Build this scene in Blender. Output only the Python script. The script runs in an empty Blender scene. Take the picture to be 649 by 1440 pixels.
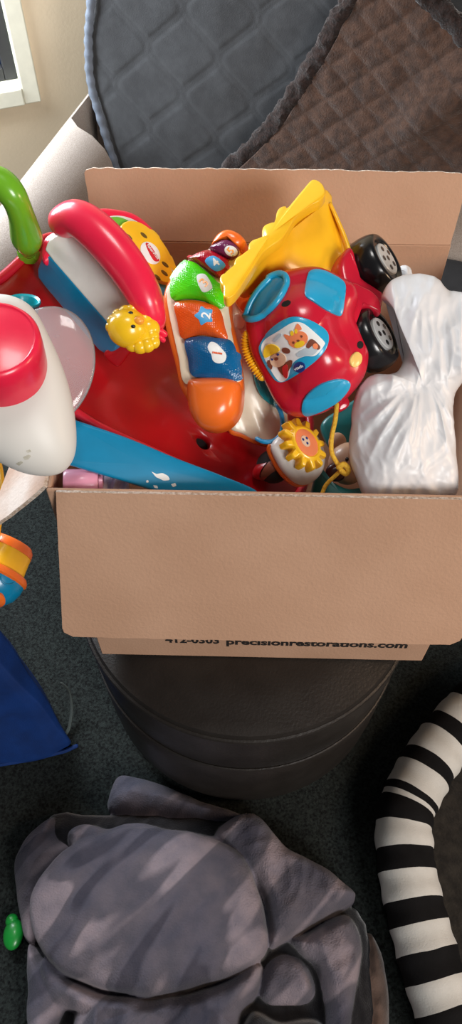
import bpy, bmesh, math, random
from mathutils import Vector, Matrix, noise
from mathutils.bvhtree import BVHTree
random.seed(7)
C = bpy.context.scene.collection
PI = math.pi
# ---------------------------------------------------------------- camera
F = 1082.0
CAM = Vector((0, 0, 1.5))
PITCH = math.radians(56)
cp, sp = math.cos(PITCH), math.sin(PITCH)
CR = Vector((1, 0, 0)); CU = Vector((0, sp, cp)); CB = Vector((0, -cp, sp))
def ray(px, py):
    return CR * ((px - 324.5) / F) + CU * ((720 - py) / F) - CB
def Wt(px, py, t): return CAM + ray(px, py) * t
def Wz(px, py, z):
    d = ray(px, py); return CAM + d * ((z - CAM.z) / d.z)
def cam(a, b, c): return (CR * a + CU * b + CB * c).normalized()
class Plane:
    def __init__(s, p, n): s.p, s.n = p, n.normalized()
    def __call__(s, px, py, off=0.0):
        d = ray(px, py); return CAM + d * ((s.p + s.n * off - CAM).dot(s.n) / d.dot(s.n))
def plz(a, b, c):
    A, B, D = Wz(*a), Wz(*b), Wz(*c)
    n = (B - A).cross(D - A).normalized()
    if n.dot(CAM - A) < 0: n = -n
    return Plane(A, n)
def pln(px, py, t, n): return Plane(Wt(px, py, t), cam(*n))

# ---------------------------------------------------------------- materials
def lin(c):
    def f(v):
        v /= 255.0
        return v / 12.92 if v <= .04045 else ((v + .055) / 1.055) ** 2.4
    return (f(c[0]), f(c[1]), f(c[2]), 1)
def mat(name, col, rough=.4, col2=None, nscale=40, bump=0.0, bscale=200, metal=0, spec=.5, coat=0, sheen=0, trans=0, sss=0, detail=4):
    m = bpy.data.materials.new(name); m.use_nodes = True
    nt = m.node_tree; b = nt.nodes['Principled BSDF']
    tc = nt.nodes.new('ShaderNodeTexCoord')
    nz = nt.nodes.new('ShaderNodeTexNoise'); nz.inputs['Scale'].default_value = nscale; nz.inputs['Detail'].default_value = detail
    nt.links.new(tc.outputs['Object'], nz.inputs['Vector'])
    rp = nt.nodes.new('ShaderNodeValToRGB')
    c1 = lin(col); c2 = lin(col2) if col2 else tuple(min(1, v * .93) for v in c1[:3]) + (1,)
    rp.color_ramp.elements[0].position = .35; rp.color_ramp.elements[1].position = .65
    rp.color_ramp.elements[0].color = c2; rp.color_ramp.elements[1].color = c1
    nt.links.new(nz.outputs['Fac'], rp.inputs['Fac']); nt.links.new(rp.outputs['Color'], b.inputs['Base Color'])
    b.inputs['Roughness'].default_value = rough; b.inputs['Metallic'].default_value = metal
    b.inputs['Specular IOR Level'].default_value = spec; b.inputs['Coat Weight'].default_value = coat
    b.inputs['Coat Roughness'].default_value = .12
    b.inputs['Sheen Weight'].default_value = sheen; b.inputs['Transmission Weight'].default_value = trans
    if sss:
        b.inputs['Subsurface Weight'].default_value = sss; b.inputs['Subsurface Radius'].default_value = (.02, .012, .008); b.inputs['Subsurface Scale'].default_value = .3
    if bump:
        n2 = nt.nodes.new('ShaderNodeTexNoise'); n2.inputs['Scale'].default_value = bscale; n2.inputs['Detail'].default_value = 3
        nt.links.new(tc.outputs['Object'], n2.inputs['Vector'])
        bp = nt.nodes.new('ShaderNodeBump'); bp.inputs['Strength'].default_value = bump; bp.inputs['Distance'].default_value = .002
        nt.links.new(n2.outputs['Fac'], bp.inputs['Height']); nt.links.new(bp.outputs['Normal'], b.inputs['Normal'])
    return m
def plastic(name, col, rough=.28, **k): return mat(name, col, rough, coat=.25, **k)
M = {}
M['cardboard'] = mat('cardboard', (190, 152, 126), .85, (182, 144, 118), 9, .25, 260, spec=.2)
M['cardboard_edge'] = mat('cardboard_edge', (222, 208, 194), .9, (176, 150, 128), 260, .8, 300, spec=.2)
M['cardboard_pale'] = mat('worn_cardboard', (222, 205, 192), .85, (196, 160, 138), 14, .3, 200, spec=.2)
M['ink'] = mat('black_ink', (26, 20, 18), .8)
M['carpet'] = mat('carpet', (40, 46, 44), .95, (6, 8, 8), 230, 1.0, 420, spec=.1, sheen=.2, detail=6)
M['leather'] = mat('dark_leather', (40, 36, 33), .42, (35, 31, 28), 30, .25, 240, spec=.35)
M['wall'] = mat('wall_paint', (232, 214, 184), .8, (226, 208, 178), 6, .15, 150)
M['white_trim'] = mat('white_trim', (226, 224, 205), .5)
M['sash'] = mat('dark_sash', (44, 44, 46), .5)
M['sofa'] = mat('sofa_fabric', (168, 156, 146), .9, (144, 132, 122), 500, .5, 600, spec=.15, sheen=.3)
M['cover'] = mat('charcoal_cover', (54, 55, 57), .85, (47, 48, 50), 60, .3, 500, spec=.25, sheen=.25)
M['lit_cover_edge'] = mat('lit_cover_edge', (108, 116, 128), .8, (96, 104, 116), 60, .3, 500)  # cover cloth tinted pale blue, window highlight painted into the colour
M['brown'] = mat('brown_plush', (76, 54, 42), .95, (53, 37, 29), 70, .8, 350, spec=.1, sheen=.5)
M['brown_fur'] = mat('brown_fur', (44, 31, 27), 1, (26, 19, 17), 160, 1, 260, spec=.05, sheen=.4)
M['red'] = plastic('red_plastic', (204, 30, 50))
M['deep_red'] = plastic('deep_red_plastic', (160, 4, 14), .35)
M['truck_red'] = plastic('cherry_red_plastic', (200, 24, 50), .25)
M['coral'] = plastic('coral_red_plastic', (234, 34, 70), .3)
M['green'] = plastic('green_plastic', (108, 172, 36), .25)
M['leaf_green'] = plastic('leaf_green_plastic', (112, 180, 60), .35)
M['deep_green'] = plastic('deep_green_plastic', (20, 140, 50), .35)
M['blue'] = plastic('blue_plastic', (0, 128, 172), .3)
M['sky'] = plastic('sky_blue_plastic', (36, 160, 204), .3)
M['teal'] = plastic('teal_plastic', (24, 164, 176), .3)
M['dark_teal'] = plastic('dark_teal_plastic', (20, 110, 108), .4)
M['white'] = plastic('white_plastic', (222, 220, 214), .35)
M['matte_white'] = mat('matte_white_plastic', (216, 214, 208), .45, (212, 210, 204), 8)
M['cream'] = plastic('cream_plastic', (236, 222, 196), .35)
M['yellow'] = plastic('yellow_plastic', (246, 190, 34), .3)
M['chick_yellow'] = plastic('chick_yellow', (244, 196, 30), .25)
M['orange'] = plastic('orange_plastic', (240, 112, 34), .28)
M['beak'] = plastic('beak_orange', (246, 160, 50), .35)
M['black'] = plastic('black_plastic', (16, 16, 18), .25)
M['dark_hole'] = mat('dark_hole', (14, 8, 8), .8)
M['dial_hole'] = mat('dial_hole', (104, 78, 18), .6)
M['grey_hub'] = plastic('grey_hub', (190, 190, 188), .35)
M['headlight'] = plastic('headlight_cream', (238, 196, 110), .3)
M['pink'] = plastic('pink_plastic', (224, 150, 176), .4)
M['tan'] = plastic('tan_plastic', (190, 152, 122), .45)
M['brown_nose'] = plastic('brown_nose', (70, 30, 26), .3)
M['navy'] = plastic('navy_plastic', (20, 70, 110), .35)
M['string'] = mat('yellow_string', (238, 190, 60), .8, (214, 160, 40), 400, .6, 500)
M['cord'] = plastic('blue_cord', (22, 130, 180), .4)
M['sticker'] = mat('white_sticker', (232, 234, 232), .35)
M['sticker_orange'] = mat('sticker_orange', (236, 132, 84), .4)
M['sticker_red'] = mat('sticker_red', (206, 40, 50), .4)
M['sticker_tan'] = mat('sticker_tan', (226, 190, 160), .4)
M['sticker_brown'] = mat('sticker_brown', (120, 62, 44), .4)
M['sticker_yellow'] = mat('sticker_yellow', (240, 196, 40), .4)
M['sticker_navy'] = mat('sticker_navy', (24, 50, 120), .35)
M['sticker_blue'] = mat('sticker_blue', (70, 160, 214), .4)
M['sticker_grey'] = mat('sticker_grey', (184, 196, 204), .4)
M['dirt'] = mat('dirt', (176, 172, 156), .8, (204, 201, 190), 160)
M['lace'] = mat('lace_cloth', (222, 214, 234), .9, (200, 192, 218), 120, .8, 300)
M['blue_bag'] = mat('blue_fabric', (12, 50, 112), .7, (9, 40, 92), 20, .3, 500, spec=.3)
M['strap'] = mat('grey_strap', (60, 66, 62), .9)
M['stripe_white'] = mat('stripe_white', (200, 198, 192), .85, (190, 188, 182), 30, .3, 400, sheen=.2)
M['stripe_black'] = mat('stripe_black', (22, 21, 22), .9, (17, 16, 17), 30, .3, 400, spec=.15)
M['mat_plush'] = mat('mat_plush', (46, 42, 37), .95, (30, 27, 24), 60, 1, 250, spec=.1, sheen=.3)
def gem(name, col, dark):           # faceted glossy button plastic
    m = plastic(name, col, .18, col2=dark, nscale=25)
    nt = m.node_tree; b = nt.nodes['Principled BSDF']
    tc = nt.nodes.new('ShaderNodeTexCoord'); v = nt.nodes.new('ShaderNodeTexVoronoi'); v.inputs['Scale'].default_value = 520
    v.inputs['Randomness'].default_value = .25
    nt.links.new(tc.outputs['Object'], v.inputs['Vector'])
    bp = nt.nodes.new('ShaderNodeBump'); bp.inputs['Strength'].default_value = .5; bp.inputs['Distance'].default_value = .0008
    nt.links.new(v.outputs['Distance'], bp.inputs['Height']); nt.links.new(bp.outputs['Normal'], b.inputs['Normal'])
    return m
M['key_green'] = gem('key_green', (84, 214, 24), (62, 190, 16))
M['key_orange'] = gem('key_orange', (226, 92, 26), (200, 74, 18))
M['key_blue'] = gem('key_blue', (10, 96, 150), (6, 76, 124))
M['key_red'] = gem('key_red', (186, 18, 40), (150, 12, 32))
M['key_purple'] = gem('key_purple', (122, 46, 90), (96, 34, 72))
# fleece with a brushed print of paler patches
def fleece():
    m = mat('grey_fleece', (96, 91, 97), .95, (80, 78, 86), 26, 1.0, 330, spec=.08, sheen=.12)
    nt = m.node_tree; b = nt.nodes['Principled BSDF']
    tc = nt.nodes.new('ShaderNodeTexCoord'); mr = nt.nodes.new('ShaderNodeVectorRotate'); mr.rotation_type = 'Z_AXIS'; mr.inputs['Angle'].default_value = math.radians(-44)
    mp = nt.nodes.new('ShaderNodeMapping'); mp.inputs['Scale'].default_value = (4.5, 17, 3)
    nt.links.new(tc.outputs['Object'], mr.inputs['Vector']); nt.links.new(mr.outputs['Vector'], mp.inputs['Vector'])
    n = nt.nodes.new('ShaderNodeTexNoise'); n.inputs['Scale'].default_value = 1.0; n.inputs['Detail'].default_value = 1.5; n.inputs['Distortion'].default_value = .35
    nt.links.new(mp.outputs['Vector'], n.inputs['Vector'])
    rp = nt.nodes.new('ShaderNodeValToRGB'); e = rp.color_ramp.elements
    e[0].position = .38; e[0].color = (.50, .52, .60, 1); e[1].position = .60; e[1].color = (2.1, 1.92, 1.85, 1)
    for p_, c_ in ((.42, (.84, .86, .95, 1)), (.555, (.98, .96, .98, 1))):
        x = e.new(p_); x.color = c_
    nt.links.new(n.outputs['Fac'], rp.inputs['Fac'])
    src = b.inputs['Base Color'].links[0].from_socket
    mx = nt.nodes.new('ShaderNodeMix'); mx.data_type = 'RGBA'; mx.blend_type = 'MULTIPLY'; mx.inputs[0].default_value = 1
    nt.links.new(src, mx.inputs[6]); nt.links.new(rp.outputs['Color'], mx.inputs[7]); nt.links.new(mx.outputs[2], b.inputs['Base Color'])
    return m
M['fleece_black'] = mat('black_fleece', (30, 29, 32), .95, (20, 19, 22), 60, .6, 420, spec=.1, sheen=.4)
M['fleece_brown'] = mat('brown_fleece', (104, 84, 74), .95, (80, 64, 56), 40, .6, 420, spec=.1, sheen=.4)
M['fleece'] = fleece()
def film(name, col, alpha, rough, tl):      # thin translucent plastic
    m = bpy.data.materials.new(name); m.use_nodes = True; nt = m.node_tree; N = nt.nodes; N.clear()
    out = N.new('ShaderNodeOutputMaterial'); df = N.new('ShaderNodeBsdfDiffuse'); tr = N.new('ShaderNodeBsdfTranslucent'); gl = N.new('ShaderNodeBsdfGlossy'); tp = N.new('ShaderNodeBsdfTransparent')
    tc = N.new('ShaderNodeTexCoord'); nz = N.new('ShaderNodeTexNoise'); nz.inputs['Scale'].default_value = 30
    nt.links.new(tc.outputs['Object'], nz.inputs['Vector'])
    rp = N.new('ShaderNodeValToRGB'); c = lin(col); rp.color_ramp.elements[0].color = tuple(v * .92 for v in c[:3]) + (1,); rp.color_ramp.elements[1].color = c
    nt.links.new(nz.outputs['Fac'], rp.inputs['Fac'])
    nt.links.new(rp.outputs[0], df.inputs[0]); nt.links.new(rp.outputs[0], tr.inputs[0]); gl.inputs['Roughness'].default_value = rough
    a = N.new('ShaderNodeMixShader'); a.inputs[0].default_value = tl; nt.links.new(df.outputs[0], a.inputs[1]); nt.links.new(tr.outputs[0], a.inputs[2])
    b = N.new('ShaderNodeMixShader'); b.inputs[0].default_value = 1 - alpha; nt.links.new(a.outputs[0], b.inputs[1]); nt.links.new(tp.outputs[0], b.inputs[2])
    fr = N.new('ShaderNodeFresnel'); fr.inputs[0].default_value = 1.45
    d = N.new('ShaderNodeMixShader'); nt.links.new(fr.outputs[0], d.inputs[0]); nt.links.new(b.outputs[0], d.inputs[1]); nt.links.new(gl.outputs[0], d.inputs[2])
    nt.links.new(d.outputs[0], out.inputs[0]); return m
M['bag_film'] = film('white_bag_film', (240, 240, 242), .96, .34, .16)
M['clear'] = film('clear_dome_plastic', (240, 232, 234), .30, .10, .3)
def glassy():
    m = mat('window_pane', (36, 50, 78), .08, (26, 38, 62), 3); return m
M['pane'] = glassy()
M['shaded_seat'] = mat('shaded_seat_fabric', (30, 30, 32), .9, (24, 24, 26), 60, .3, 500)  # seat copy of the cover cloth, darkened to paint in shade

# ---------------------------------------------------------------- mesh helpers
def cat(ctrl, n, closed=True):
    k = len(ctrl); out = []
    P = [Vector(c) for c in ctrl]
    segs = k if closed else k - 1
    # length-proportional sampling
    L = [(P[(i + 1) % k] - P[i]).length for i in range(segs)]; T = sum(L)
    cnt = n if closed else n - 1
    for q in range(n):
        d = T * q / cnt; i = 0
        while i < segs - 1 and d > L[i]: d -= L[i]; i += 1
        t = min(1, d / max(L[i], 1e-9))
        if closed: a, b, c, e = P[i - 1], P[i], P[(i + 1) % k], P[(i + 2) % k]
        else: a, b, c, e = P[max(i - 1, 0)], P[i], P[i + 1], P[min(i + 2, k - 1)]
        out.append(.5 * ((2 * b) + (c - a) * t + (2 * a - 5 * b + 4 * c - e) * t * t + (3 * b - a - 3 * c + e) * t ** 3))
    return out
def poly(ctrl, n):          # straight-edged closed resample with slightly cut corners
    P = [Vector(c) for c in ctrl]; k = len(P); Q = []
    for i in range(k):
        a, b, c = P[i - 1], P[i], P[(i + 1) % k]
        Q += [b + (a - b) * .12, b + (c - b) * .12]
    L = [(Q[(i + 1) % len(Q)] - Q[i]).length for i in range(len(Q))]; T = sum(L); out = []
    for q in range(n):
        d = T * q / n; i = 0
        while i < len(Q) - 1 and d > L[i]: d -= L[i]; i += 1
        out.append(Q[i].lerp(Q[(i + 1) % len(Q)], min(1, d / max(L[i], 1e-9))))
    return out
class MB:
    def __init__(s): s.v = []; s.f = []; s.mi = []
    def add(s, vs, fs, mi=0):
        b = len(s.v); s.v += [Vector(v) for v in vs]; s.f += [tuple(b + i for i in f) for f in fs]; s.mi += [mi] * len(fs)
    def rings(s, R, cap0=True, cap1=True, mi=0, closed=True):
        n = len(R[0]); vs = [p for r in R for p in r]; fs = []
        for i in range(len(R) - 1):
            for j in range(n if closed else n - 1):
                k = (j + 1) % n; fs.append((i * n + j, i * n + k, (i + 1) * n + k, (i + 1) * n + j))
        def fan(base, r, flip):
            c = sum(r, Vector()) / n; vs.append(c); ci = len(vs) - 1
            for j in range(n):
                k = (j + 1) % n; fs.append((base + k, base + j, ci) if not flip else (base + j, base + k, ci))
        if cap0: fan(0, R[0], False)
        if cap1: fan((len(R) - 1) * n, R[-1], True)
        s.add(vs, fs, mi)
    def box(s, M4, hx, hy, hz, bev=0.003, seg=2, mi=0):
        bm = bmesh.new(); bmesh.ops.create_cube(bm, size=2)
        for v in bm.verts: v.co = Vector((v.co.x * hx, v.co.y * hy, v.co.z * hz))
        if bev: bmesh.ops.bevel(bm, geom=bm.edges[:], offset=bev, segments=seg, affect='EDGES', profile=.5)
        bm.verts.index_update()
        s.add([M4 @ v.co for v in bm.verts], [[v.index for v in f.verts] for f in bm.faces], mi); bm.free()
    def lathe(s, o, ax, prof, seg=48, mi=0, ref=None):
        ax = ax.normalized(); a = (ref or (Vector((0, 0, 1)) if abs(ax.z) < .9 else Vector((1, 0, 0))))
        x = (a - ax * a.dot(ax)).normalized(); y = ax.cross(x)
        R = [[o + ax * h + (x * math.cos(2 * PI * j / seg) + y * math.sin(2 * PI * j / seg)) * max(r, 1e-5) for j in range(seg)] for r, h in prof]
        s.rings(R, mi=mi)
    def tube(s, pts, rad, seg=16, mi=0, flat=1.0, caps=True, closed=False, mis=None):
        n = len(pts); R = []; prev = None
        for i, p in enumerate(pts):
            if closed: t = (pts[(i + 1) % n] - pts[i - 1]).normalized()
            else: t = (pts[min(i + 1, n - 1)] - pts[max(i - 1, 0)]).normalized()
            if prev is None:
                up = Vector((0, 0, 1)) if abs(t.z) < .9 else Vector((1, 0, 0)); x = (up - t * up.dot(t)).normalized()
            else: x = (prev - t * prev.dot(t)).normalized()
            prev = x; y = t.cross(x); r = rad(i / max(1, n - 1)) if callable(rad) else rad
            R.append([p + (x * math.cos(2 * PI * j / seg) + y * flat * math.sin(2 * PI * j / seg)) * r for j in range(seg)])
        if closed: R.append(R[0])
        elif caps:
            def capr(r0, tdir, p, r):
                return [[p + (q - p) * c + tdir * r * sn for q in r0] for c, sn in ((.87, .5), (.5, .87), (.15, .98))]
            t0 = (pts[0] - pts[1]).normalized(); t1 = (pts[-1] - pts[-2]).normalized()
            r0 = (R[0][0] - pts[0]).length; r1 = (R[-1][0] - pts[-1]).length
            R = capr(R[0], t0, pts[0], r0)[::-1] + R + capr(R[-1], t1, pts[-1], r1)
        if mis:
            b = len(s.f); s.rings(R, cap0=not closed, cap1=not closed)
            off = 0 if closed else 3
            for k in range(b, len(s.f)):
                i = (k - b) // seg - off; s.mi[k] = mis[max(0, min(len(mis) - 1, i))]
        else: s.rings(R, cap0=not closed, cap1=not closed, mi=mi)
    def ball(s, c, rx, ry=None, rz=None, ax=None, seg=24, ring=14, mi=0):
        ry = ry or rx; rz = rz or rx
        A = ax or (CR, CU, CB); R = []
        for i in range(1, ring):
            th = PI * i / ring
            R.append([c + A[0] * rx * math.sin(th) * math.cos(2 * PI * j / seg) + A[1] * ry * math.sin(th) * math.sin(2 * PI * j / seg) - A[2] * rz * math.cos(th) for j in range(seg)])
        s.rings(R, mi=mi)
    def slab(s, out, pl, thick, bev=.003, dome=0.0, n=96, sharp=False, hf=None, nr=8, power=2, mi=0, front=0.0, rnd=0.0):
        o2 = (poly if sharp else cat)([(a, b, 0) for a, b in out], n)
        pts = [pl(q.x, q.y) if isinstance(pl, Plane) else Wt(q.x, q.y, pl) for q in o2]
        nn = pl.n if isinstance(pl, Plane) else CB
        c = sum(pts, Vector()) / n
        ar = sum(((pts[i] - c).cross(pts[(i + 1) % n] - c) for i in range(n)), Vector()).dot(nn)
        if ar < 0: pts.reverse()
        inw = []
        for i in range(n):
            t = (pts[(i + 2) % n] - pts[i - 2]); inw.append(nn.cross(t).normalized())
        def ring(ins, h): return [p + w * ins + nn * h for p, w in zip(pts, inw)]
        bb = min(bev, thick * .49)
        R = [ring(bev, -thick), ring(bev * .3, -thick + bb * .3), ring(0, -thick + bb), ring(0, -bb)]
        for k in range(1, 5):
            a = PI / 2 * k / 4; R.append(ring(bev * (1 - math.cos(a)), -bb + bb * math.sin(a)))
        if rnd:
            R = R[:4]; b0 = ring(0, -bb)
            for k in range(1, nr * 2):
                q = math.cos(PI / 2 * k / (nr * 2)); R.append([(c + nn * -bb) + (p - c - nn * -bb) * q + nn * rnd * (1 - q ** power) ** .5 for p in b0])
        base = R[-1]
        if (hf or dome) and not rnd:
            for k in range(1, nr):
                q = 1 - k / nr; R.append([c + (p - c) * q + nn * dome * (1 - q ** power) for p in base])
        if front: R = [[p + nn * front for p in r] for r in R]
        if hf:
            def ap(p):
                d = p - CAM; z = -d.dot(CB); return p + nn * hf(324.5 + d.dot(CR) / z * F, 720 - d.dot(CU) / z * F)
            R[4:] = [[ap(p) for p in r] for r in R[4:]]
        s.rings(R, mi=mi)
    def bvh(s): return BVHTree.FromPolygons(s.v, s.f)
    def build(s, name, m, parent=None, smooth=True, ang=40, kind=None):
        me = bpy.data.meshes.new(name); o0 = parent_loc(parent)
        if parent is None:
            lo = [min(v[i] for v in s.v) for i in range(3)]; hi = [max(v[i] for v in s.v) for i in range(3)]
            o0 = Vector(((lo[0] + hi[0]) / 2, (lo[1] + hi[1]) / 2, lo[2]))
        me.from_pydata([v - o0 for v in s.v], [], s.f)
        ms = m if isinstance(m, (list, tuple)) else [m]
        for x in ms: me.materials.append(M[x])
        bm = bmesh.new(); bm.from_mesh(me)
        for f, i in zip(bm.faces, s.mi): f.material_index = min(i, len(ms) - 1)
        bmesh.ops.recalc_face_normals(bm, faces=bm.faces[:])
        if smooth:
            for f in bm.faces: f.smooth = True
            for e in bm.edges:
                if len(e.link_faces) == 2 and e.calc_face_angle(0) > math.radians(ang): e.smooth = False
        bm.to_mesh(me); bm.free()
        o = bpy.data.objects.new(name, me); C.objects.link(o)
        if parent is None: o.location = o0
        else: o.parent = parent
        if kind: o['kind'] = kind
        return o
def parent_loc(p):
    v = Vector()
    while p is not None: v += p.location; p = p.parent
    return v
def thing(name, loc, label, cat_, group=None):
    o = bpy.data.objects.new(name, None); o.empty_display_size = .02; C.objects.link(o); o.location = loc
    tag(o, label, cat_, group); return o
def tag(o, label, cat_, group=None):
    o['label'] = label; o['category'] = cat_
    if group: o['group'] = group
    return o
def frame(o, x, y, z): return Matrix(((x.x, y.x, z.x, o.x), (x.y, y.y, z.y, o.y), (x.z, y.z, z.z, o.z), (0, 0, 0, 1)))
def hit(bv, px, py):
    d = ray(px, py).normalized(); h = bv.ray_cast(CAM, d)
    if h[0] is None:
        h = bv.find_nearest(CAM + d * .85)
        p, n = h[0], h[1]
    else: p, n = h[0], h[1]
    if n.dot(d) > 0: n = -n
    return p, n
def decal(bv, out, thick, n=48, sharp=False, nr=5, dome=0.0, raw=False, inset=.12):
    """raised patch that follows the surface it sits on"""
    mb = MB(); o2 = [Vector((a, b, 0)) for a, b in out] if raw else (poly if sharp else cat)([(a, b, 0) for a, b in out], n)
    n = len(o2); c = sum(o2, Vector()) / n; R = []
    H = [hit(bv, q.x, q.y) for q in o2]
    R.append([p - nn * .0005 for p, nn in H]); R.append([p + nn * thick * .75 for p, nn in H])
    for k in range(nr):
        q = (1 - inset * .35) * (1 - k / nr); r = []
        for v in o2:
            w = c + (v - c) * q; p, nn = hit(bv, w.x, w.y); r.append(p + nn * (thick + dome * (1 - q * q)))
        R.append(r)
    mb.rings(R, cap0=False); return mb
def ell(cx, cy, a, b, ang=0, n=28):
    ca, sa = math.cos(math.radians(ang)), math.sin(math.radians(ang))
    return [(cx + a * math.cos(t) * ca - b * math.sin(t) * sa, cy - (a * math.cos(t) * sa + b * math.sin(t) * ca)) for t in (2 * PI * k / n for k in range(n))]
def text2d(s, bold=.0):
    cu = bpy.data.curves.new('t', 'FONT'); cu.body = s; cu.offset = bold; cu.size = 1; cu.align_x = 'CENTER'; cu.align_y = 'CENTER'; cu.resolution_u = 3
    o = bpy.data.objects.new('t', cu); C.objects.link(o); bpy.context.view_layer.update()
    me = o.evaluated_get(bpy.context.evaluated_depsgraph_get()).to_mesh()
    vs = [v.co.copy() for v in me.vertices]; fs = [tuple(p.vertices) for p in me.polygons]
    o.to_mesh_clear(); bpy.data.objects.remove(o); bpy.data.curves.remove(cu); return vs, fs
def decal_text(bv, s, cx, cy, size, ang, off, bold=.03, sx=1.0):
    vs, fs = text2d(s, bold); ca, sa = math.cos(math.radians(ang)), math.sin(math.radians(ang)); mb = MB(); q = []
    for v in vs:
        x, y = v.x * size * sx, v.y * size
        p, nn = hit(bv, cx + x * ca - y * sa, cy - (x * sa + y * ca)); q.append(p + nn * off)
    mb.add(q, fs); return mb
def ring_on(bv, out, r, lift=.3, n=64):
    o2 = cat([(a, b, 0) for a, b in out], n); pts = []
    for q in o2:
        p, nn = hit(bv, q.x, q.y); pts.append(p + nn * r * lift)
    mb = MB(); mb.tube(pts, r, 12, closed=True); return mb
def pathpx(pts, n):     # [(px,py,t)] -> smooth world path
    return cat([Wt(*p) for p in pts], n, False)
def sheet(mb, fn, nu, nv, mi=0):
    vs = [fn(i / nu, j / nv) for j in range(nv + 1) for i in range(nu + 1)]
    fs = [(j * (nu + 1) + i, j * (nu + 1) + i + 1, (j + 1) * (nu + 1) + i + 1, (j + 1) * (nu + 1) + i) for j in range(nv) for i in range(nu)]
    mb.add(vs, fs, mi)
def solid(o, th, off=-1):
    md = o.modifiers.new('thickness', 'SOLIDIFY'); md.thickness = th; md.offset = off
def sst(a, b, x):
    t = max(0, min(1, (x - a) / (b - a))); return t * t * (3 - 2 * t)

# ---------------------------------------------------------------- setting
mb = MB(); mb.box(Matrix.Translation((.3, 1.0, -.025)), 2.0, 1.7, .025, 0); mb.build('floor', 'carpet', smooth=False, kind='structure')
PW = Vector((-.463, 1.88, 0)); EW = Vector((.946, .326, 0)).normalized(); NW = Vector((EW.y, -EW.x, 0)); UZ = Vector((0, 0, 1))
def wbox(mb, s0, s1, z0, z1, d0, d1, bev=0):
    o = PW + EW * ((s0 + s1) / 2) + UZ * ((z0 + z1) / 2) + NW * ((d0 + d1) / 2)
    mb.box(frame(o, EW, NW, UZ), (s1 - s0) / 2, (d1 - d0) / 2, (z1 - z0) / 2, bev)
mb = MB()
wbox(mb, -1.3, -.97, 0, 2.4, -.1, 0); wbox(mb, -.03, 2.3, 0, 2.4, -.1, 0); wbox(mb, -.97, -.03, 0, .54, -.1, 0); wbox(mb, -.97, -.03, 1.7, 2.4, -.1, 0)
mb.build('wall_left', 'wall', smooth=False, kind='structure')
win = thing('window_1', PW + EW * -.5 + UZ * .52, 'white framed window with dark sash behind the sofa', 'window'); win['kind'] = 'structure'
for k in ('label', 'category'): del win[k]
mb = MB(); wbox(mb, -.04, 0, .51, 1.74, 0, .014, .003); wbox(mb, -1.0, -.96, .51, 1.74, 0, .014, .003); wbox(mb, -.96, -.04, .51, .55, 0, .018, .003); wbox(mb, -.96, -.04, 1.70, 1.74, 0, .014, .003)
wbox(mb, -.04, -.03, .54, 1.7, -.09, 0); wbox(mb, -.97, -.03, .53, .55, -.09, 0)
mb.build('window_frame', 'white_trim', win, smooth=False)
mb = MB(); wbox(mb, -.07, -.04, .55, 1.7, -.07, -.03, .003); wbox(mb, -.96, -.93, .55, 1.7, -.07, -.03, .003); wbox(mb, -.93, -.07, .55, .58, -.07, -.03, .003); wbox(mb, -.93, -.07, 1.67, 1.7, -.07, -.03, .003)
mb.build('window_sash', 'sash', win, smooth=False)
mb = MB(); wbox(mb, -.93, -.07, .58, 1.67, -.055, -.049); mb.build('window_pane', 'pane', win, smooth=False)

# ---------------------------------------------------------------- sofa
YS = math.radians(17)
S0 = Vector((-.28, 1.62, 0)); E1 = Vector((math.cos(YS), -math.sin(YS), 0)); E2 = Vector((math.sin(YS), math.cos(YS), 0))
def SP(a, b, z): return S0 + E1 * a + E2 * b + UZ * z
sofa = thing('sofa', SP(.9, -.3, 0), 'pale grey fabric sofa with a rounded arm behind the cardboard box', 'sofa')
def lean(z): return .16 * max(0, z - .4)
# back
mb = MB(); R = []
for i in range(41):
    a = -.035 + 1.93 * i / 40
    e = min(1, min(i, 40 - i) / 1.0)
    sec = [(0.0 + lean(.3), .3), (lean(.7) - .0, .7), (lean(.95) + .01, .95), (lean(1.0) + .04, .99), (lean(1.0) + .09, .99), (.165, .93), (.165, .5), (.165, .08), (.1, .08)]
    sec = cat([(b, z, 0) for b, z in sec], 40)
    ins = .02 * (1 - e)
    R.append([SP(a, max(q.x, -.01) + ins * (1 if q.x < .09 else -1), q.y - ins) for q in sec])
mb.rings(R); mb.build('backrest', 'sofa', sofa)
def arm(a0, a1, name):
    mb = MB(); R = []
    for i in range(25):
        b = -.50 + .64 * i / 24; e = 1 - .12 * (max(0, 1 - i / 2) ** 2)
        cx = (a0 + a1) / 2; hw = (a1 - a0) / 2; clip = -.043 if b > -.05 and a0 < 1 else 9
        sec = [(-hw, .06), (-hw, .3), (-hw, .53), (-hw * .8, .598), (-hw * .35, .624), (hw * .2, .617), (hw * .75, .58), (hw, .50), (hw * 1.0, .3), (hw, .06)]
        sec = cat([(x, z, 0) for x, z in sec], 40)
        R.append([SP(min(cx + q.x * e, clip), b, .06 + (q.y - .06) * (1 - (1 - e) * .4)) for q in sec])
    mb.rings(R); return mb.build('armrest', 'sofa', sofa)
arm(-.086, .058, 'armrest'); arm(1.735, 1.88, 'armrest')
mb = MB(); mb.box(frame(SP(.92, -.25, .22), E1, E2, UZ), .78, .235, .16, .02, 3); mb.build('base', 'shaded_seat', sofa)
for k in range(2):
    mb = MB(); mb.box(frame(SP(.52 + .785 * k, -.25, .41), E1, E2, UZ), .385, .24, .032, .025, 4); mb.build('seat_cushion', 'shaded_seat', sofa)
for a, b in ((0, -.44), (1.82, -.44), (0, .08), (1.82, .08)):
    mb = MB(); mb.lathe(SP(a, b, 0), UZ, [(.018, 0), (.024, .07), (.024, .085)], 16); mb.build('foot', 'black', sofa)
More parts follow.
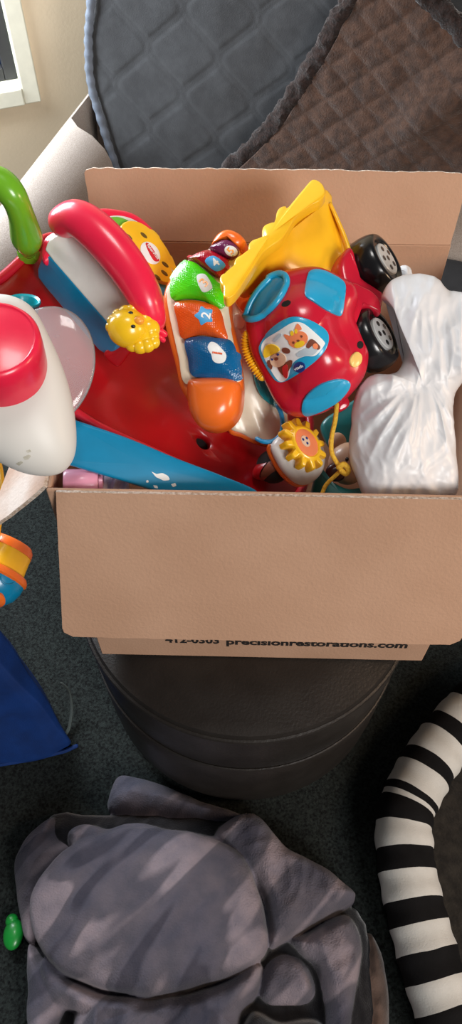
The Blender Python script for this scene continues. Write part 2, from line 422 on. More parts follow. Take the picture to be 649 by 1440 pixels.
# quilted cover on the backrest
tb = math.atan(.16); NB = (-E2 * math.cos(tb) + UZ * math.sin(tb)).normalized()
BACK = Plane(SP(0, lean(.7), .7), NB)
lb = [(-120, 128), (0, 125), (50, 121), (100, 122), (130, 127), (150, 133), (200, 148), (240, 162), (300, 180), (340, 190)]
def lbx(y):
    for (y0, x0), (y1, x1) in zip(lb, lb[1:]):
        if y <= y1: return x0 + (x1 - x0) * (y - y0) / (y1 - y0)
    return lb[-1][1]
def quilt(p):
    d = p - S0; a = d.dot(E1); z = d.z; P, Lm = .074, .15; best = 9
    for k in range(-3, 18):
        sgn = 1 if k % 2 else -1
        w = math.cos(2 * PI * z / Lm); w = .86 * w + .05 * math.cos(6 * PI * z / Lm)
        for dd in (-.0055, .0055): best = min(best, abs(a - (k * P / 1.0 + sgn * w * P * .56) - dd))
    return .0016 * (1 - math.exp(-(best / .007) ** 2))
def coverf(u, v):
    py = -110 + 378 * v; x0 = lbx(py); px = x0 + (760 - x0) * u
    edge = math.exp(-((u) / .018) ** 2)
    p = BACK(px, py, .026)
    return p + NB * (quilt(p) * (1 - edge) - .009 * edge + .006 * noise.noise(p * 6) + .003 * noise.noise(p * 17))
mb = MB(); sheet(mb, coverf, 260, 170)
cov = thing('sofa_cover', SP(.5, -.02, .5), 'charcoal grey quilted cover with curving stitched lines over the sofa back', 'sofa cover')
o = mb.build('quilted_panel', 'cover', cov); solid(o, .006)
mb = MB(); pts = [BACK(lbx(-110 + 378 * i / 80) + 3, -110 + 378 * i / 80, .029) for i in range(81)]
mb.tube(pts, lambda t: .0085 + .0012 * math.sin(t * 130), 10, flat=.8); mb.build('lit_edge', 'lit_cover_edge', cov)  # rolled edge of the cover, carries the painted window highlight
# brown throw
bl = thing('throw_blanket', SP(.6, -.04, .5), 'brown diamond quilted plush throw with fluffy edge draped over the sofa back', 'throw blanket')
eb = [(-120, 560), (-40, 523), (5, 500), (40, 480), (75, 462), (110, 440), (140, 421), (170, 400), (205, 370), (237, 335), (290, 285), (340, 240)]
def ebx(y):
    for (y0, x0), (y1, x1) in zip(eb, eb[1:]):
        if y <= y1: return x0 + (x1 - x0) * (y - y0) / (y1 - y0)
    return eb[-1][1]
def topy(px): return -60 + max(0, (px - 545)) * 1.08 + max(0, 545 - px) * .2
def brf(u, v):
    py = -60 + 330 * v; x0 = ebx(py); px = x0 + (800 - x0) * u
    py2 = max(py, -60 + max(0, px - 543) * 1.07)
    p = BACK(px, py2, .066); d = p - S0; a = d.dot(E1); z = d.z
    r = math.radians(52); g1 = (a * math.cos(r) + z * math.sin(r)) / .046; g2 = (a * math.cos(r) - z * math.sin(r)) / .046
    q = min(abs(g1 - round(g1)), abs(g2 - round(g2)))
    h = .0022 * (1 - math.exp(-(q / .16) ** 2))
    fold = .02 * math.exp(-(((px - 560) * .55 + (py2 - 185) * .83) / 34) ** 2) * sst(500, 600, px)
    return p + NB * (h + fold + .008 * noise.noise(p * 7) + .003 * noise.noise(p * 24))
mb = MB(); sheet(mb, brf, 190, 170); o = mb.build('quilted_panel', 'brown', bl); solid(o, .008)
def fur_tube(pts, r):
    mb = MB(); n = len(pts); R = []
    mb.tube(pts, r, 26, flat=.75)
    vs = []
    for v in mb.v:
        k = noise.noise(v * 55) * .45 + noise.noise(v * 160) * .35
        j = min(range(0, n, 3), key=lambda i: (pts[i] - v).length_squared)
        vs.append(v + (v - pts[j]) * k * .55)
    mb.v = vs; return mb
pts = [BACK(ebx(-100 + 370 * i / 120) - 8, -100 + 370 * i / 120, .060) for i in range(121)]
fur_tube(pts, .0215).build('fluffy_border', 'brown_fur', bl)
pts = [BACK(543 + 240 * i / 80, -66 + 257 * i / 80, .066) for i in range(81)]
fur_tube(pts, .02).build('fluffy_border', 'brown_fur', bl)

# ---------------------------------------------------------------- ottoman
ot = thing('ottoman', (.028, .6, 0), 'round dark brown leather ottoman with piped top under the cardboard box', 'ottoman')
oc = Vector((.026, .616, -.0062)); R0 = .269
mb = MB(); mb.lathe(oc, UZ, [(0, .437), (.08, .436), (.16, .434), (.2, .431), (.225, .424), (R0 - .003, .412), (R0, .404), (R0 - .004, .398)], 96); mb.build('top_cushion', 'leather', ot)
mb = MB(); mb.lathe(oc, UZ, [(R0 - .006, .3975), (R0 + .001, .39), (R0 + .003, .34), (R0, .262), (R0 - .004, .255), (R0, .248), (R0 + .002, .2), (R0 + .001, .12), (R0 - .002, .05), (R0 - .01, .022), (0.02, .02)], 96); mb.build('drum', 'leather', ot)
for z, r in ((.4, .0045), (.2555, .0028)):
    mb = MB(); mb.tube([oc + Vector((math.cos(t) * (R0 + .0005), math.sin(t) * (R0 + .0005), z)) for t in (2 * PI * k / 96 for k in range(96))], r, 8, closed=True); mb.build('piping', 'leather', ot)
for k in range(4):
    t = PI / 4 + PI / 2 * k; mb = MB(); mb.lathe(oc + Vector((math.cos(t) * .17, math.sin(t) * .17, 0)), UZ, [(.014, .0062), (.02, .02)], 16); mb.build('foot', 'black', ot)

# ---------------------------------------------------------------- cardboard box
BYAW = math.radians(-1.3); bo = Vector((.05, .6675, .4314))
BX = Vector((math.cos(BYAW), math.sin(BYAW), 0)); BY = Vector((-math.sin(BYAW), math.cos(BYAW), 0))
HW, HD, BH, TH = .2375, .2075, .4186, .0045
def BP(x, y, z): return bo + BX * x + BY * y + UZ * z
box = thing('cardboard_box', bo, 'open brown cardboard box full of toys standing on the leather ottoman', 'cardboard box')
mb = MB()
mb.box(frame(BP(0, -HD + TH / 2, BH / 2), BX, BY, UZ), HW, TH / 2, BH / 2, .0012, 1)
mb.box(frame(BP(0, HD - TH / 2, BH / 2), BX, BY, UZ), HW, TH / 2, BH / 2, .0012, 1)
mb.box(frame(BP(-HW + TH / 2, 0, BH / 2), BX, BY, UZ), TH / 2, HD - TH, BH / 2, .0012, 1)
ra = math.atan(.048 / (2 * HD)); RX = (BX * math.cos(ra) - BY * math.sin(ra)); RY = (BY * math.cos(ra) + BX * math.sin(ra))
mb.box(frame(BP(HW - TH / 2 + .0245, 0, BH / 2), RX, RY, UZ), TH / 2, HD - TH * .5, BH / 2, .0012, 1)
mb.box(frame(BP(0, 0, TH / 2), BX, BY, UZ), HW - TH, HD - TH, TH / 2, .0012, 1)
mb.build('carton', 'cardboard', box, smooth=False)
def flap(hinge0, hinge1, out_dir, L, ins0, ins1, m, bend=.0, rag=.0012, base=0.0, bulge=.0, Lf=None):
    """a flap from the hinge line outwards: real board with ragged edge"""
    nrm = (hinge1 - hinge0).normalized().cross(out_dir).normalized()
    if nrm.z < 0: nrm = -nrm
    mb = MB(); nu, nv = 80, 30; W = (hinge1 - hinge0).length; ex = (hinge1 - hinge0).normalized()
    def f(side):
        def g(u, v):
            s = u * W; rr = .012        # rounded outer corners
            lo, hi = base + (ins0 - base) * v, W - ins1 * v
            y = v * (L * Lf(u) if Lf else L)
            if v > .93:
                k = (v - .93) / .07; cc = (1 - math.sqrt(max(0, 1 - k * k))) * rr; lo += cc; hi -= cc
            x = lo + (hi - lo) * u
            edge = rag * noise.noise(Vector((x * 90, v * 3, L * 50))) if v == 1 else 0
            if u in (0, 1): x += rag * .5 * noise.noise(Vector((y * 60, u * 9, 3)))
            p = hinge0 + ex * x + out_dir * (y + edge)
            h = bend * v * v + bulge * math.sin(PI * u) * v + .0012 * noise.noise(Vector((x * 9, y * 9, 1)))
            return p + nrm * (h + side * TH / 2)
        return g
    n = (nu + 1) * (nv + 1)
    sheet(mb, f(1), nu, nv, 0); sheet(mb, f(-1), nu, nv, 0)
    ring = [i for i in range(nu + 1)] + [(j + 1) * (nu + 1) - 1 for j in range(1, nv + 1)] + [nv * (nu + 1) + i for i in range(nu - 1, -1, -1)] + [j * (nu + 1) for j in range(nv - 1, 0, -1)]
    b = 0; k = len(ring)
    for q in range(k):
        a, c = ring[q], ring[(q + 1) % k]; mb.f.append((a, c, n + c, n + a)); mb.mi.append(1)
    return mb
zr = BH + .0006
a = math.radians(20)
od = (-BY * math.sin(a) - UZ * math.cos(a))
mb = flap(BP(-HW + .001, -HD - .001, zr), BP(HW - .001, -HD - .001, zr), od, .210, -.008, .008, None, base=.010, rag=.0008)
ff = mb.build('front_flap', ['cardboard', 'cardboard_edge'], box, ang=60)
a = math.radians(22)
mb = flap(BP(-HW + .001, HD - TH / 2, zr), BP(HW - .001, HD - TH / 2, zr), (BY * math.sin(a) + UZ * math.cos(a)), .089, -.006, -.010, None, bulge=-.004, rag=.0016)
mb.build('back_flap', ['cardboard', 'cardboard_edge'], box, ang=60)
a = math.radians(50)
mb = flap(BP(-HW - .001, -HD + .004, zr), BP(-HW - .001, HD - .004, zr), (-BX * math.cos(a) - UZ * math.sin(a)), .118, .0, .01, None, bend=.006, rag=.002, Lf=lambda u: 1 - .33 * sst(0, .35, u))
mb.build('side_flap', ['cardboard_pale', 'cardboard_edge'], box, ang=60)
a = math.radians(55)
mb = flap(BP(HW + .002, -HD + .004, zr), BP(HW + .049, HD - .004, zr), (BX * math.cos(a) - UZ * math.sin(a)), .10, .003, .003, None)
mb.build('side_flap', ['cardboard', 'cardboard_edge'], box, ang=60)
# printed line near the bottom of the front panel
def front_text(s, px0, px1, py, hpx):
    vs, fs = text2d(s, .035); lo = min(v.x for v in vs); hi = max(v.x for v in vs)
    pl = Plane(BP(0, -HD - .0004, 0), -BY); A, B = pl(px0, py), pl(px1, py + (px1 - px0) * .022)
    A.z = B.z; w = (B - A).length; sc = w / (hi - lo); zs = hpx / F * 1.12
    return [A + BX * ((v.x - lo) * sc) + UZ * (v.y * zs) for v in vs], fs
mb = MB(); mb.add(*front_text('precisionrestorations.com', 318, 573, 902.5, 26)); mb.add(*front_text('412-0303', 232, 308, 900, 26)); mb.build('printed_text', 'ink', box, smooth=False)

# ---------------------------------------------------------------- red tray toy with green handle
TR = plz((20, 400, .928), (400, 690, .742), (330, 480, .80))
tr = thing('activity_tray', TR(200, 560, -.04), 'large red plastic toy tray with a green curved handle lying across the box', 'toy')
mb = MB(); tout = [(-60, 430), (0, 392), (45, 352), (80, 335), (150, 400), (235, 455), (330, 500), (425, 560), (432, 640), (415, 700), (345, 698), (250, 652), (135, 598), (60, 548), (-40, 505)]
mb.slab(tout, TR, .014, .005, .0006, 140)
red_body = mb
bm = MB(); hp = TR(286, 622); 
me_o = mb.build('tray_body', 'deep_red', tr)
# bolt hole cut through the tray
cut = MB(); cut.lathe(hp - TR.n * .05, TR.n, [(.0098, 0), (.0098, .1)], 24); co = cut.build('cutter', 'dark_hole')
bo_ = me_o.modifiers.new('hole', 'BOOLEAN'); bo_.object = co; bo_.operation = 'DIFFERENCE'; bpy.context.view_layer.update()
nm = bpy.data.meshes.new_from_object(me_o.evaluated_get(bpy.context.evaluated_depsgraph_get())); me_o.modifiers.clear(); me_o.data = nm; nm.name = 'tray_body'; bpy.data.objects.remove(co)
mb = MB(); mb.lathe(hp - TR.n * .0125, TR.n, [(.0, .0), (.0099, .0), (.0099, .003), (0, .003)], 24); mb.build('bolt_hole', 'dark_hole', tr)
mb = MB(); ro = cat([(p[0], p[1], 0) for p in tout], 120); pts = [TR(q.x, q.y, .001) for q in ro]
mb.tube(pts, .0055, 10, closed=True); mb.build('raised_rim', 'red', tr)
HZ = [( -40, 300, .79), (-18, 262, .775), (0, 258, .775), (18, 275, .78), (30, 303, .80), (37, 332, .83), (40, 352, .858)]
mb = MB(); mb.tube(pathpx(HZ, 50), lambda t: (.0155 + .002 * math.sin(t * 9)) * (1 - .45 * sst(.8, 1, t)), 20); hh = mb.build('handle', 'green', tr)
e = Wt(40, 357, .874); mb = MB(); mb.lathe(e - cam(.03, -1, .15) * .006, cam(.03, -1, .15), [(0, 0), (.011, .001), (.013, .005), (.0115, .011), (.009, .014)], 24); mb.build('handle_collar', 'green', hh)
# teal cup standing on the tray
mb = MB(); ax = cam(.12, .78, .6); o0 = Wt(34, 428, .83)
mb.lathe(o0, ax, [(.008, -.02), (.013, -.014), (.0165, 0), (.0178, .003), (.017, .005), (.0145, .0035), (.012, -.006), (0.004, -.012)], 40)
tag(mb.build('cup', 'teal'), 'small teal plastic cup behind the white push toy', 'cup')

# ---------------------------------------------------------------- push toy: white shell, red hub cap, clear dome, blue arm
SH = pln(30, 560, .75, (.22, -.1, .95))
pt = thing('push_toy', SH(60, 600, -.05), 'white plastic push toy with red hub cap, clear dome and blue arm', 'toy')
mb = MB(); mb.slab([(-70, 430), (-30, 414), (10, 412), (45, 430), (70, 473), (90, 520), (103, 567), (108, 612), (105, 642), (92, 662), (70, 670), (36, 667), (0, 652), (-50, 622), (-90, 560), (-95, 490)], SH, .026, .012, 0, 140, nr=14, power=2.7, rnd=.034)
mb.build('shell', 'matte_white', pt); shv = mb.bvh()
ax = cam(.08, .40, .91); o0 = Wt(0, 508, .73)
mb = MB(); rr = .0432
mb.lathe(o0, ax, [(0, -.012), (rr, -.012), (rr, .018), (rr - .0006, .032), (rr - .003, .036), (rr - .005, .0368), (rr - .0065, .0358), (rr - .012, .0365), (.02, .039), (0, .0395)], 72); mb.build('hub_cap', 'coral', pt)
dc = Wt(61, 518, .786)
mb = MB(); mb.ball(dc, .0515, .065, .011, ax=(CR * .94 - CU * .34, CU * .94 + CR * .34, CB), seg=48, ring=24); mb.build('clear_dome', 'clear', pt)
AR = plz((105, 630, .868), (360, 690, .812), (200, 690, .83))
mb = MB(); mb.slab([(70, 580), (107, 591), (180, 616), (250, 645), (310, 668), (362, 691), (350, 705), (280, 700), (240, 697), (170, 676), (100, 655), (72, 644)], AR, .008, .0035, .001, 120)
mb.build('arm', 'blue', pt); av = mb.bvh()
for o_ in ([(212, 662), (218, 667), (228, 665), (236, 669), (239, 675), (230, 676), (226, 674), (219, 671)], [(215, 682), (221, 683), (222, 687), (217, 686)], [(240, 681), (246, 679), (248, 683), (243, 685)], [(205, 676), (208, 675), (209, 678), (206, 679)]):
    decal(av, o_, .0003, 24, sharp=True, inset=.02).build('worn_sticker', 'sticker', pt)
for o_ in ([(22, 652), (29, 648), (33, 650), (27, 655)], [(32, 643), (40, 639), (44, 641), (40, 646), (35, 647)], [(36, 634), (42, 632), (44, 635), (39, 637)]):
    decal(shv, o_, .0002, 20, sharp=True, inset=.02).build('scuff', 'dirt', pt)

# ---------------------------------------------------------------- toy telephone
tel = thing('toy_telephone', Wt(150, 420, .90), 'red, blue and white toy telephone with yellow dial and chick', 'toy telephone')
WH = pln(115, 400, .825, (-.35, -.12, .92))
mb = MB(); mb.slab([(62, 353), (66, 340), (78, 330), (98, 328), (120, 340), (160, 390), (188, 430), (180, 460), (168, 475)], WH, .022, .0025, .0, 140, sharp=True); mb.build('top_casing', 'white', tel)
pA, pB = WH(62, 352.5), WH(168, 475); pC = Wt(98, 446, .862); n_ = (pB - pA).cross(pC - pA); n_ = n_ if n_.dot(CAM - pA) > 0 else -n_
mb = MB(); mb.slab([(62, 352), (168, 474), (161, 493), (148, 499), (137, 492), (53, 392), (52, 378)], Plane(pA, n_), .012, .0025, 0, 120, sharp=True); mb.build('side_casing', 'blue', tel)
HS = [(91, 311, .81), (110, 308, .795), (138, 328, .788), (172, 366, .786), (198, 406, .788), (211, 438, .795), (214, 450, .802)]
mb = MB()
def hr(t): return .0172 + .0035 * math.sin(PI * min(1, t * 1.1)) - .003 * sst(.85, 1, t)
mb.tube(pathpx(HS, 60), hr, 28, flat=1.0); mb.build('handset', 'coral', tel)
mb = MB(); mb.slab([(55, 356), (57, 342), (64, 330), (78, 322), (96, 322), (90, 345), (70, 362), (60, 368)], pln(60, 348, .84, (-.2, .2, .95)), .014, .006, .002, 60); mb.build('base', 'coral', tel)
FP = pln(205, 355, .862, (.5, .1, .86))
mb = MB(); mb.slab([(128, 300), (140, 291), (160, 291), (190, 298), (215, 318), (238, 352), (251, 378), (244, 400), (230, 428), (212, 420), (180, 370), (148, 326)], FP, .03, .007, .004, 110); mb.build('face_casing', 'coral', tel); fv = mb.bvh()
decal(fv, [(140, 312), (148, 306), (168, 304), (190, 311), (210, 328), (230, 358), (246, 384), (234, 408), (226, 420), (206, 400), (176, 360), (152, 326)], .0012, 72).build('face_panel', 'white', tel)
d2 = MB()
decal(fv, [(150, 309), (165, 306), (182, 313), (180, 322), (170, 330), (160, 322)], .0018, 32).build('green_patch', 'leaf_green', tel)
decal(fv, [(205, 324), (212, 330), (230, 360), (244, 384), (248, 382), (236, 354), (216, 326)], .0018, 48).build('yellow_trim', 'yellow', tel)
decal(fv, [(208, 388), (222, 394), (233, 404), (226, 418), (216, 408)], .002, 32).build('blue_patch', 'blue', tel)
dial = [(165, 330), (168, 320), (179, 315), (195, 319), (213, 334), (228, 360), (237, 384), (237, 398), (227, 401), (209, 390), (193, 372), (176, 352)]
dm = decal(fv, dial, .008, 96, dome=.003); do = dm.build('dial', 'yellow', tel); dv = dm.bvh()
for cx, cy in ((181, 333), (184, 349), (195, 366), (207, 382), (221, 390), (231, 384), (202, 331), (232, 372)):
    decal(dv, ell(cx, cy, 6, 2.2, -42, 20), .0004, raw=True, nr=3).build('finger_hole', 'dial_hole', do)
lo = decal(dv, ell(211, 356, 17.5, 11.5, -55, 32), .0008, raw=True, nr=3); l0 = lo.build('badge', 'sticker', do)
decal(dv, [(204, 343), (208, 343), (216, 354), (223, 366), (220, 368), (215, 366), (208, 354)], .0016, 36, nr=3).build('banner', 'sticker_red', l0)
decal_text(dv, 'Fisher-Price', 213.5, 355, 5.2, -53, .0024, .02).build('lettering', 'sticker', l0)
# red foot and chick
mb = MB(); mb.slab([(145, 501), (155, 488), (170, 480), (186, 488), (178, 503), (164, 517)], pln(165, 500, .842, (-.1, -.5, .85)), .02, .004, .001, 60); mb.build('base', 'deep_red', tel)
ck = Wt(184, 463, .79)
ch = MB()
def cpx(px, py, w=0): return Wt(px, py, .79 - w)
s_ = .79 / F
ch.ball(cpx(180, 462, .004), 29 * s_, 27 * s_, .02, seg=32, ring=20)
for x, y, r, w in ((160, 452, 10, .001), (157, 460, 9, .0), (167, 444, 10, .001), (177, 440, 11, .002), (187, 438, 11, .002), (196, 441, 10, .002), (204, 452, 14, .0), (209, 463, 16, .0), (213, 473, 11, .003), (186, 485, 10, .004), (197, 487, 11, .005), (207, 485, 11, .005), (215, 481, 10, .004), (202, 475, 16, .001), (193, 474, 15, .001)):
    ch.ball(cpx(x, y, w), r * s_, r * s_, r * s_ * .9, seg=18, ring=10)
co_ = ch.build('chick', 'chick_yellow', tel, ang=80)
mb = MB(); mb.ball(hit(ch.bvh(), 195, 451)[0], 7.5 * s_, 6 * s_, .0045); mb.build('beak', 'beak', co_)
for x, y in ((183.5, 440), (187, 459)):
    mb = MB(); mb.ball(hit(ch.bvh(), x, y)[0], 3.4 * s_, 2.4 * s_, .0015); mb.build('eye', 'black', co_)
mb = MB(); mb.tube(pathpx([(210, 466, .80), (222, 464, .80), (231, 470, .805)], 16), .0035, 12); mb.tube(pathpx([(214, 474, .80), (222, 473, .80), (229, 478, .805)], 16), .003, 12); mb.build('link', 'coral', tel)

# ---------------------------------------------------------------- number key toy
KP = pln(290, 470, .815, (-.18, .05, .96))
kt = thing('number_toy', KP(290, 470, -.05), 'curved orange toy with five glittering numbered keys, in the middle of the box', 'toy')
mb = MB(); mb.slab([(255, 552), (243, 508), (228, 448), (227, 412), (241, 382), (266, 364), (292, 348), (304, 334), (322, 328), (338, 336), (336, 362), (322, 396), (322, 440), (334, 500), (338, 550), (325, 580), (290, 590)], KP, .034, .010, .002, 130); mb.build('housing', 'orange', kt); kv0 = mb.bvh()
cm = decal(kv0, [(262, 540), (252, 500), (239, 440), (237, 410), (250, 384), (270, 367), (296, 350), (312, 338), (330, 338), (334, 360), (318, 396), (319, 440), (330, 500), (336, 536), (300, 536)], .004, 110, nr=6); cm.build('inner_plate', 'cream', kt); kv = cm.bvh()
KEYS = [('key_blue', [(262, 481), (281, 475), (303, 477), (322, 481), (331, 498), (336, 533), (310, 532), (273, 530), (266, 505)]),
        ('key_orange', [(247, 430), (260, 425), (284, 426), (308, 437), (316, 462), (319, 479), (298, 474), (280, 472), (258, 477), (251, 452)]),
        ('key_green', [(241, 412), (243, 394), (258, 374), (271, 371), (287, 381), (307, 400), (313, 420), (314, 433), (305, 434), (286, 424), (262, 421), (245, 423)]),
        ('key_red', [(266, 367), (280, 359), (297, 355), (312, 362), (321, 369), (318, 381), (307, 392), (288, 379), (273, 369)]),
        ('key_purple', [(297, 353), (308, 344), (321, 340), (333, 349), (333, 359), (325, 367), (312, 361)])]
LAB = [([(292, 487), (296, 481), (304, 483), (313, 492), (318, 500), (315, 509), (306, 511), (299, 507), (297, 499), (293, 493)], 'sticker', '1', 'key_orange', (306, 497), 19, 82),
       (None, 'sticker_blue', '2', 'sticker', (290, 444), 18, 76),
       ([(276, 389), (288, 386), (298, 402), (295, 408), (284, 410)], 'sticker', '3', 'beak', (287, 398), 19, 52),
       ([(288, 367), (300, 360), (316, 371), (313, 378), (302, 381)], 'sticker_blue', '4', 'sticker', (303, 370), 17, 45),
       (ell(324.5, 353, 9.5, 7, -25, 18), 'sticker', '5', 'beak', (324, 353), 14, 50)]
for (km, ol), (lo_, lm, tx, tm, tc_, ts, ta) in zip(KEYS, LAB):
    k_ = decal(kv, ol, .007, 72, nr=8, dome=.006, inset=.5); ko = k_.build('key', km, kt); bv = k_.bvh()
    if lo_ is None:
        lo_ = [(287 + (14 if i % 2 else 9.5) * math.cos(PI * i / 5), 444 + (14 if i % 2 else 9.5) * math.sin(PI * i / 5)) for i in range(10)]
    lb_ = decal(bv, lo_, .0004, 30, nr=3).build('number_label', lm, ko)
    decal_text(bv, tx, tc_[0], tc_[1], ts, ta, .0009, .02).build('numeral', tm, lb_)
mb = MB(); mb.slab([(264, 540), (275, 533), (300, 531), (325, 533), (337, 541), (338, 562), (332, 584), (317, 600), (297, 605), (278, 598), (266, 575)], KP, .032, .006, 0, 100, nr=12, front=.004, power=2.8, rnd=.026); mb.build('end_cap', 'orange', kt)
mb = MB(); mb.slab([(298, 347), (306, 333), (321, 326), (337, 331), (346, 342), (340, 352), (332, 349), (321, 340), (308, 344)], KP, .03, .006, 0, 60, front=.007, nr=8, power=2.8, rnd=.013); mb.build('end_cap', 'orange', kt)

# ---------------------------------------------------------------- cream panel toy
CP = pln(350, 530, .884, (.1, -.2, .95))
cpn = thing('panel_toy', CP(350, 540, -.04), 'cream plastic toy with orange rim and blue cord under the red truck', 'toy')
co2 = [(322, 412), (340, 408), (358, 425), (362, 460), (372, 505), (392, 545), (404, 580), (402, 604), (388, 622), (366, 622), (340, 610), (322, 600), (326, 560), (334, 510), (326, 460)]
mb = MB(); mb.slab([(x + (x - 352) * .03, y + (6 if y > 560 else 0)) for x, y in co2], Plane(CP.p - CP.n * .012, CP.n), .018, .004, 0, 100); mb.build('rim', 'orange', cpn)
def scal(px, py): return .0016 * math.sin((px * .7 - py * .3) * .28) * sst(545, 590, py)
mb = MB(); mb.slab(co2, CP, .012, .005, .004, 110, hf=scal, nr=10); mb.build('plate', 'cream', cpn); cv = mb.bvh()
decal(cv, [(332, 416), (346, 418), (352, 432), (342, 440), (332, 428)], .006, 40).build('orange_knob', 'orange', cpn)
decal(cv, ell(336, 452, 7, 11, 20, 20), .004, raw=True).build('button', 'cream', cpn)
decal(cv, [(357, 512), (364, 515), (372, 540), (390, 560), (393, 573), (384, 572), (366, 556), (357, 535)], .007, 56, dome=.003).build('teal_window', 'teal', cpn)
mb = MB(); mb.tube(pathpx([(390, 571, .868), (395, 582, .868), (397, 598, .868), (394, 611, .868), (384, 620, .868), (370, 621, .868), (361, 617, .874)], 50), .0026, 12); mb.build('cord', 'cord', cpn)

# ---------------------------------------------------------------- gear toy
GP = pln(425, 640, .866, (.15, -.15, .96))
gt = thing('gear_toy', GP(425, 645, -.03), 'white and orange rounded toy with yellow toothed gear below the truck', 'toy')
go = [(382, 628), (396, 612), (420, 602), (446, 612), (458, 640), (454, 664), (438, 680), (420, 682), (402, 668), (390, 650)]
mb = MB(); mb.slab([(x - 5, y + 3) for x, y in go], Plane(GP.p - GP.n * .01, GP.n), .016, .006, 0, 80); mb.build('rim', 'orange', gt)
mb = MB(); mb.slab(go, GP, .014, .006, 0, 90, nr=9, power=2.4, rnd=.017); mb.build('shell', 'white', gt); gv = mb.bvh()
ga = cam(.42, .22, .88); gc = Wt(428, 624, .852); gx = (CU * .82 - CR * .57); gx = (gx - ga * gx.dot(ga)).normalized(); gy = ga.cross(gx)
mb = MB(); rg = []
for r_, h_ in ((1.0, -.012), (1.0, -.001), (.97, .002), (.93, .003), (.80, .0035), (.74, .0055), (.66, .006), (.61, .0045)):
    rg.append([gc + ga * h_ + (gx * 1.32 * math.cos(t) + gy * math.sin(t)) * .0205 * r_ * (1 + (.17 * max(-1, min(1, 1.8 * math.sin(12 * t))) if r_ > .9 else 0)) for t in (2 * PI * k / 144 for k in range(144))])
mb.rings(rg); g0 = mb.build('gear', 'yellow', gt, ang=50)
mb = MB(); mb.rings([[gc + ga * h_ + (gx * 1.32 * math.cos(t) + gy * math.sin(t)) * .0205 * r_ for t in (2 * PI * k / 40 for k in range(40))] for r_, h_ in ((.62, .0042), (.60, .005), (.3, .0055))]); mb.build('picture', 'sticker_orange', g0)
def gblob(u, v, a_, b_, m_, h_):
    mb = MB(); mb.rings([[gc + ga * (h_ + dh) + gx * (u + a_ * k_ * math.cos(t)) + gy * (v + b_ * k_ * math.sin(t)) for t in (2 * PI * k / 20 for k in range(20))] for k_, dh in ((1, 0), (.95, .0004), (.4, .0005))]); mb.build('print', m_, g0)
gblob(.002, .001, .007, .005, 'sticker_tan', .0056)
for u, v in ((.005, .003), (.004, -.002), (-.001, .001)): gblob(u, v, .0016, .0012, 'sticker_navy', .0062)

# ---------------------------------------------------------------- bear figure, ball
be = thing('bear_figure', Wt(486, 672, .93), 'tan toy bear in teal clothes, half hidden beside the white bag', 'toy figure')
mb = MB(); mb.ball(Wt(488, 652, .93), 27 * .93 / F, 30 * .93 / F, .022, seg=32, ring=18); mb.build('head', 'tan', be); hv = mb.bvh()
mb = MB(); mb.ball(hit(hv, 472, 664)[0], .0125, .0115, .007); mb.build('nose', 'brown_nose', be)
mb = MB(); mb.ball(hit(hv, 487.5, 646)[0], .0022, .0026, .0015); mb.build('eye', 'black', be)
mb = MB(); mb.ball(Wt(474, 622, .93), .011, .012, .006); mb.build('ear', 'tan', be)
mb = MB(); mb.slab([(438, 700), (442, 674), (452, 655), (466, 674), (490, 686), (516, 684), (530, 700), (500, 720), (440, 716)], pln(480, 690, .912, (0, .15, 1)), .03, .008, .006, 80); mb.build('body', 'dark_teal', be)
mb = MB(); mb.slab([(452, 596), (478, 574), (516, 556), (520, 600), (504, 640), (486, 642), (466, 630)], pln(488, 615, .952, (0, .1, 1)), .02, .006, .004, 60); mb.build('cap', 'dark_teal', be)
ba = thing('rattle_ball', Wt(384, 660, .93), 'small dark ball toy with blue and maroon panels beside the gear toy', 'ball')
bc = Wt(384, 656, .905); br_ = 26 * .905 / F
for i, m_ in enumerate(('navy', 'sticker_brown', 'deep_red', 'navy', 'tan', 'deep_red')):
    mb = MB(); R = []
    for q in range(13):
        th = PI * (.03 + .94 * q / 12); R.append([bc + (CR * math.sin(th) * math.cos(ph) + CB * math.sin(th) * math.sin(ph) + (CU * .8 + CR * .6).normalized() * math.cos(th) * .95) * br_ for ph in (2 * PI * (i + .04 + .92 * k / 10) / 6 for k in range(11))])
    R2 = [[bc + (p - bc) * .8 for p in r] for r in R]
    sheet(mb, lambda u, v: R[round(v * 12)][round(u * 10)], 10, 12); sheet(mb, lambda u, v: R2[round(v * 12)][round(u * 10)], 10, 12); mb.build('panel', m_, ba)
mb = MB(); mb.ball(bc, br_ * .93); mb.build('core', 'dark_hole', ba)

# ---------------------------------------------------------------- toy truck
tk = thing('toy_dump_truck', Wt(450, 520, .90), 'red toy dump truck with yellow bed and blue windows, lying on top of the toys', 'toy truck')
KB = pln(435, 480, .815, (-.05, -.12, .98))
def cabh(px, py):
    def g(x, y, s, a): return a * math.exp(-((px - x) ** 2 + (py - y) ** 2) / s ** 2)
    return g(420, 440, 55, .012) + g(470, 520, 45, .013) - g(482, 470, 22, .005) - g(392, 552, 16, .004)
mb = MB(); mb.slab([(345, 462), (346, 438), (361, 406), (386, 382), (420, 372), (450, 371), (480, 384), (500, 396), (506, 416), (501, 436), (504, 452), (514, 472), (521, 498), (514, 530), (492, 558), (466, 576), (436, 586), (408, 584), (388, 566), (368, 528), (352, 496)], KB, .05, .020, .024, 150, nr=16, hf=cabh, power=2.4)
mb.build('cab', 'truck_red', tk); cbv = mb.bvh()
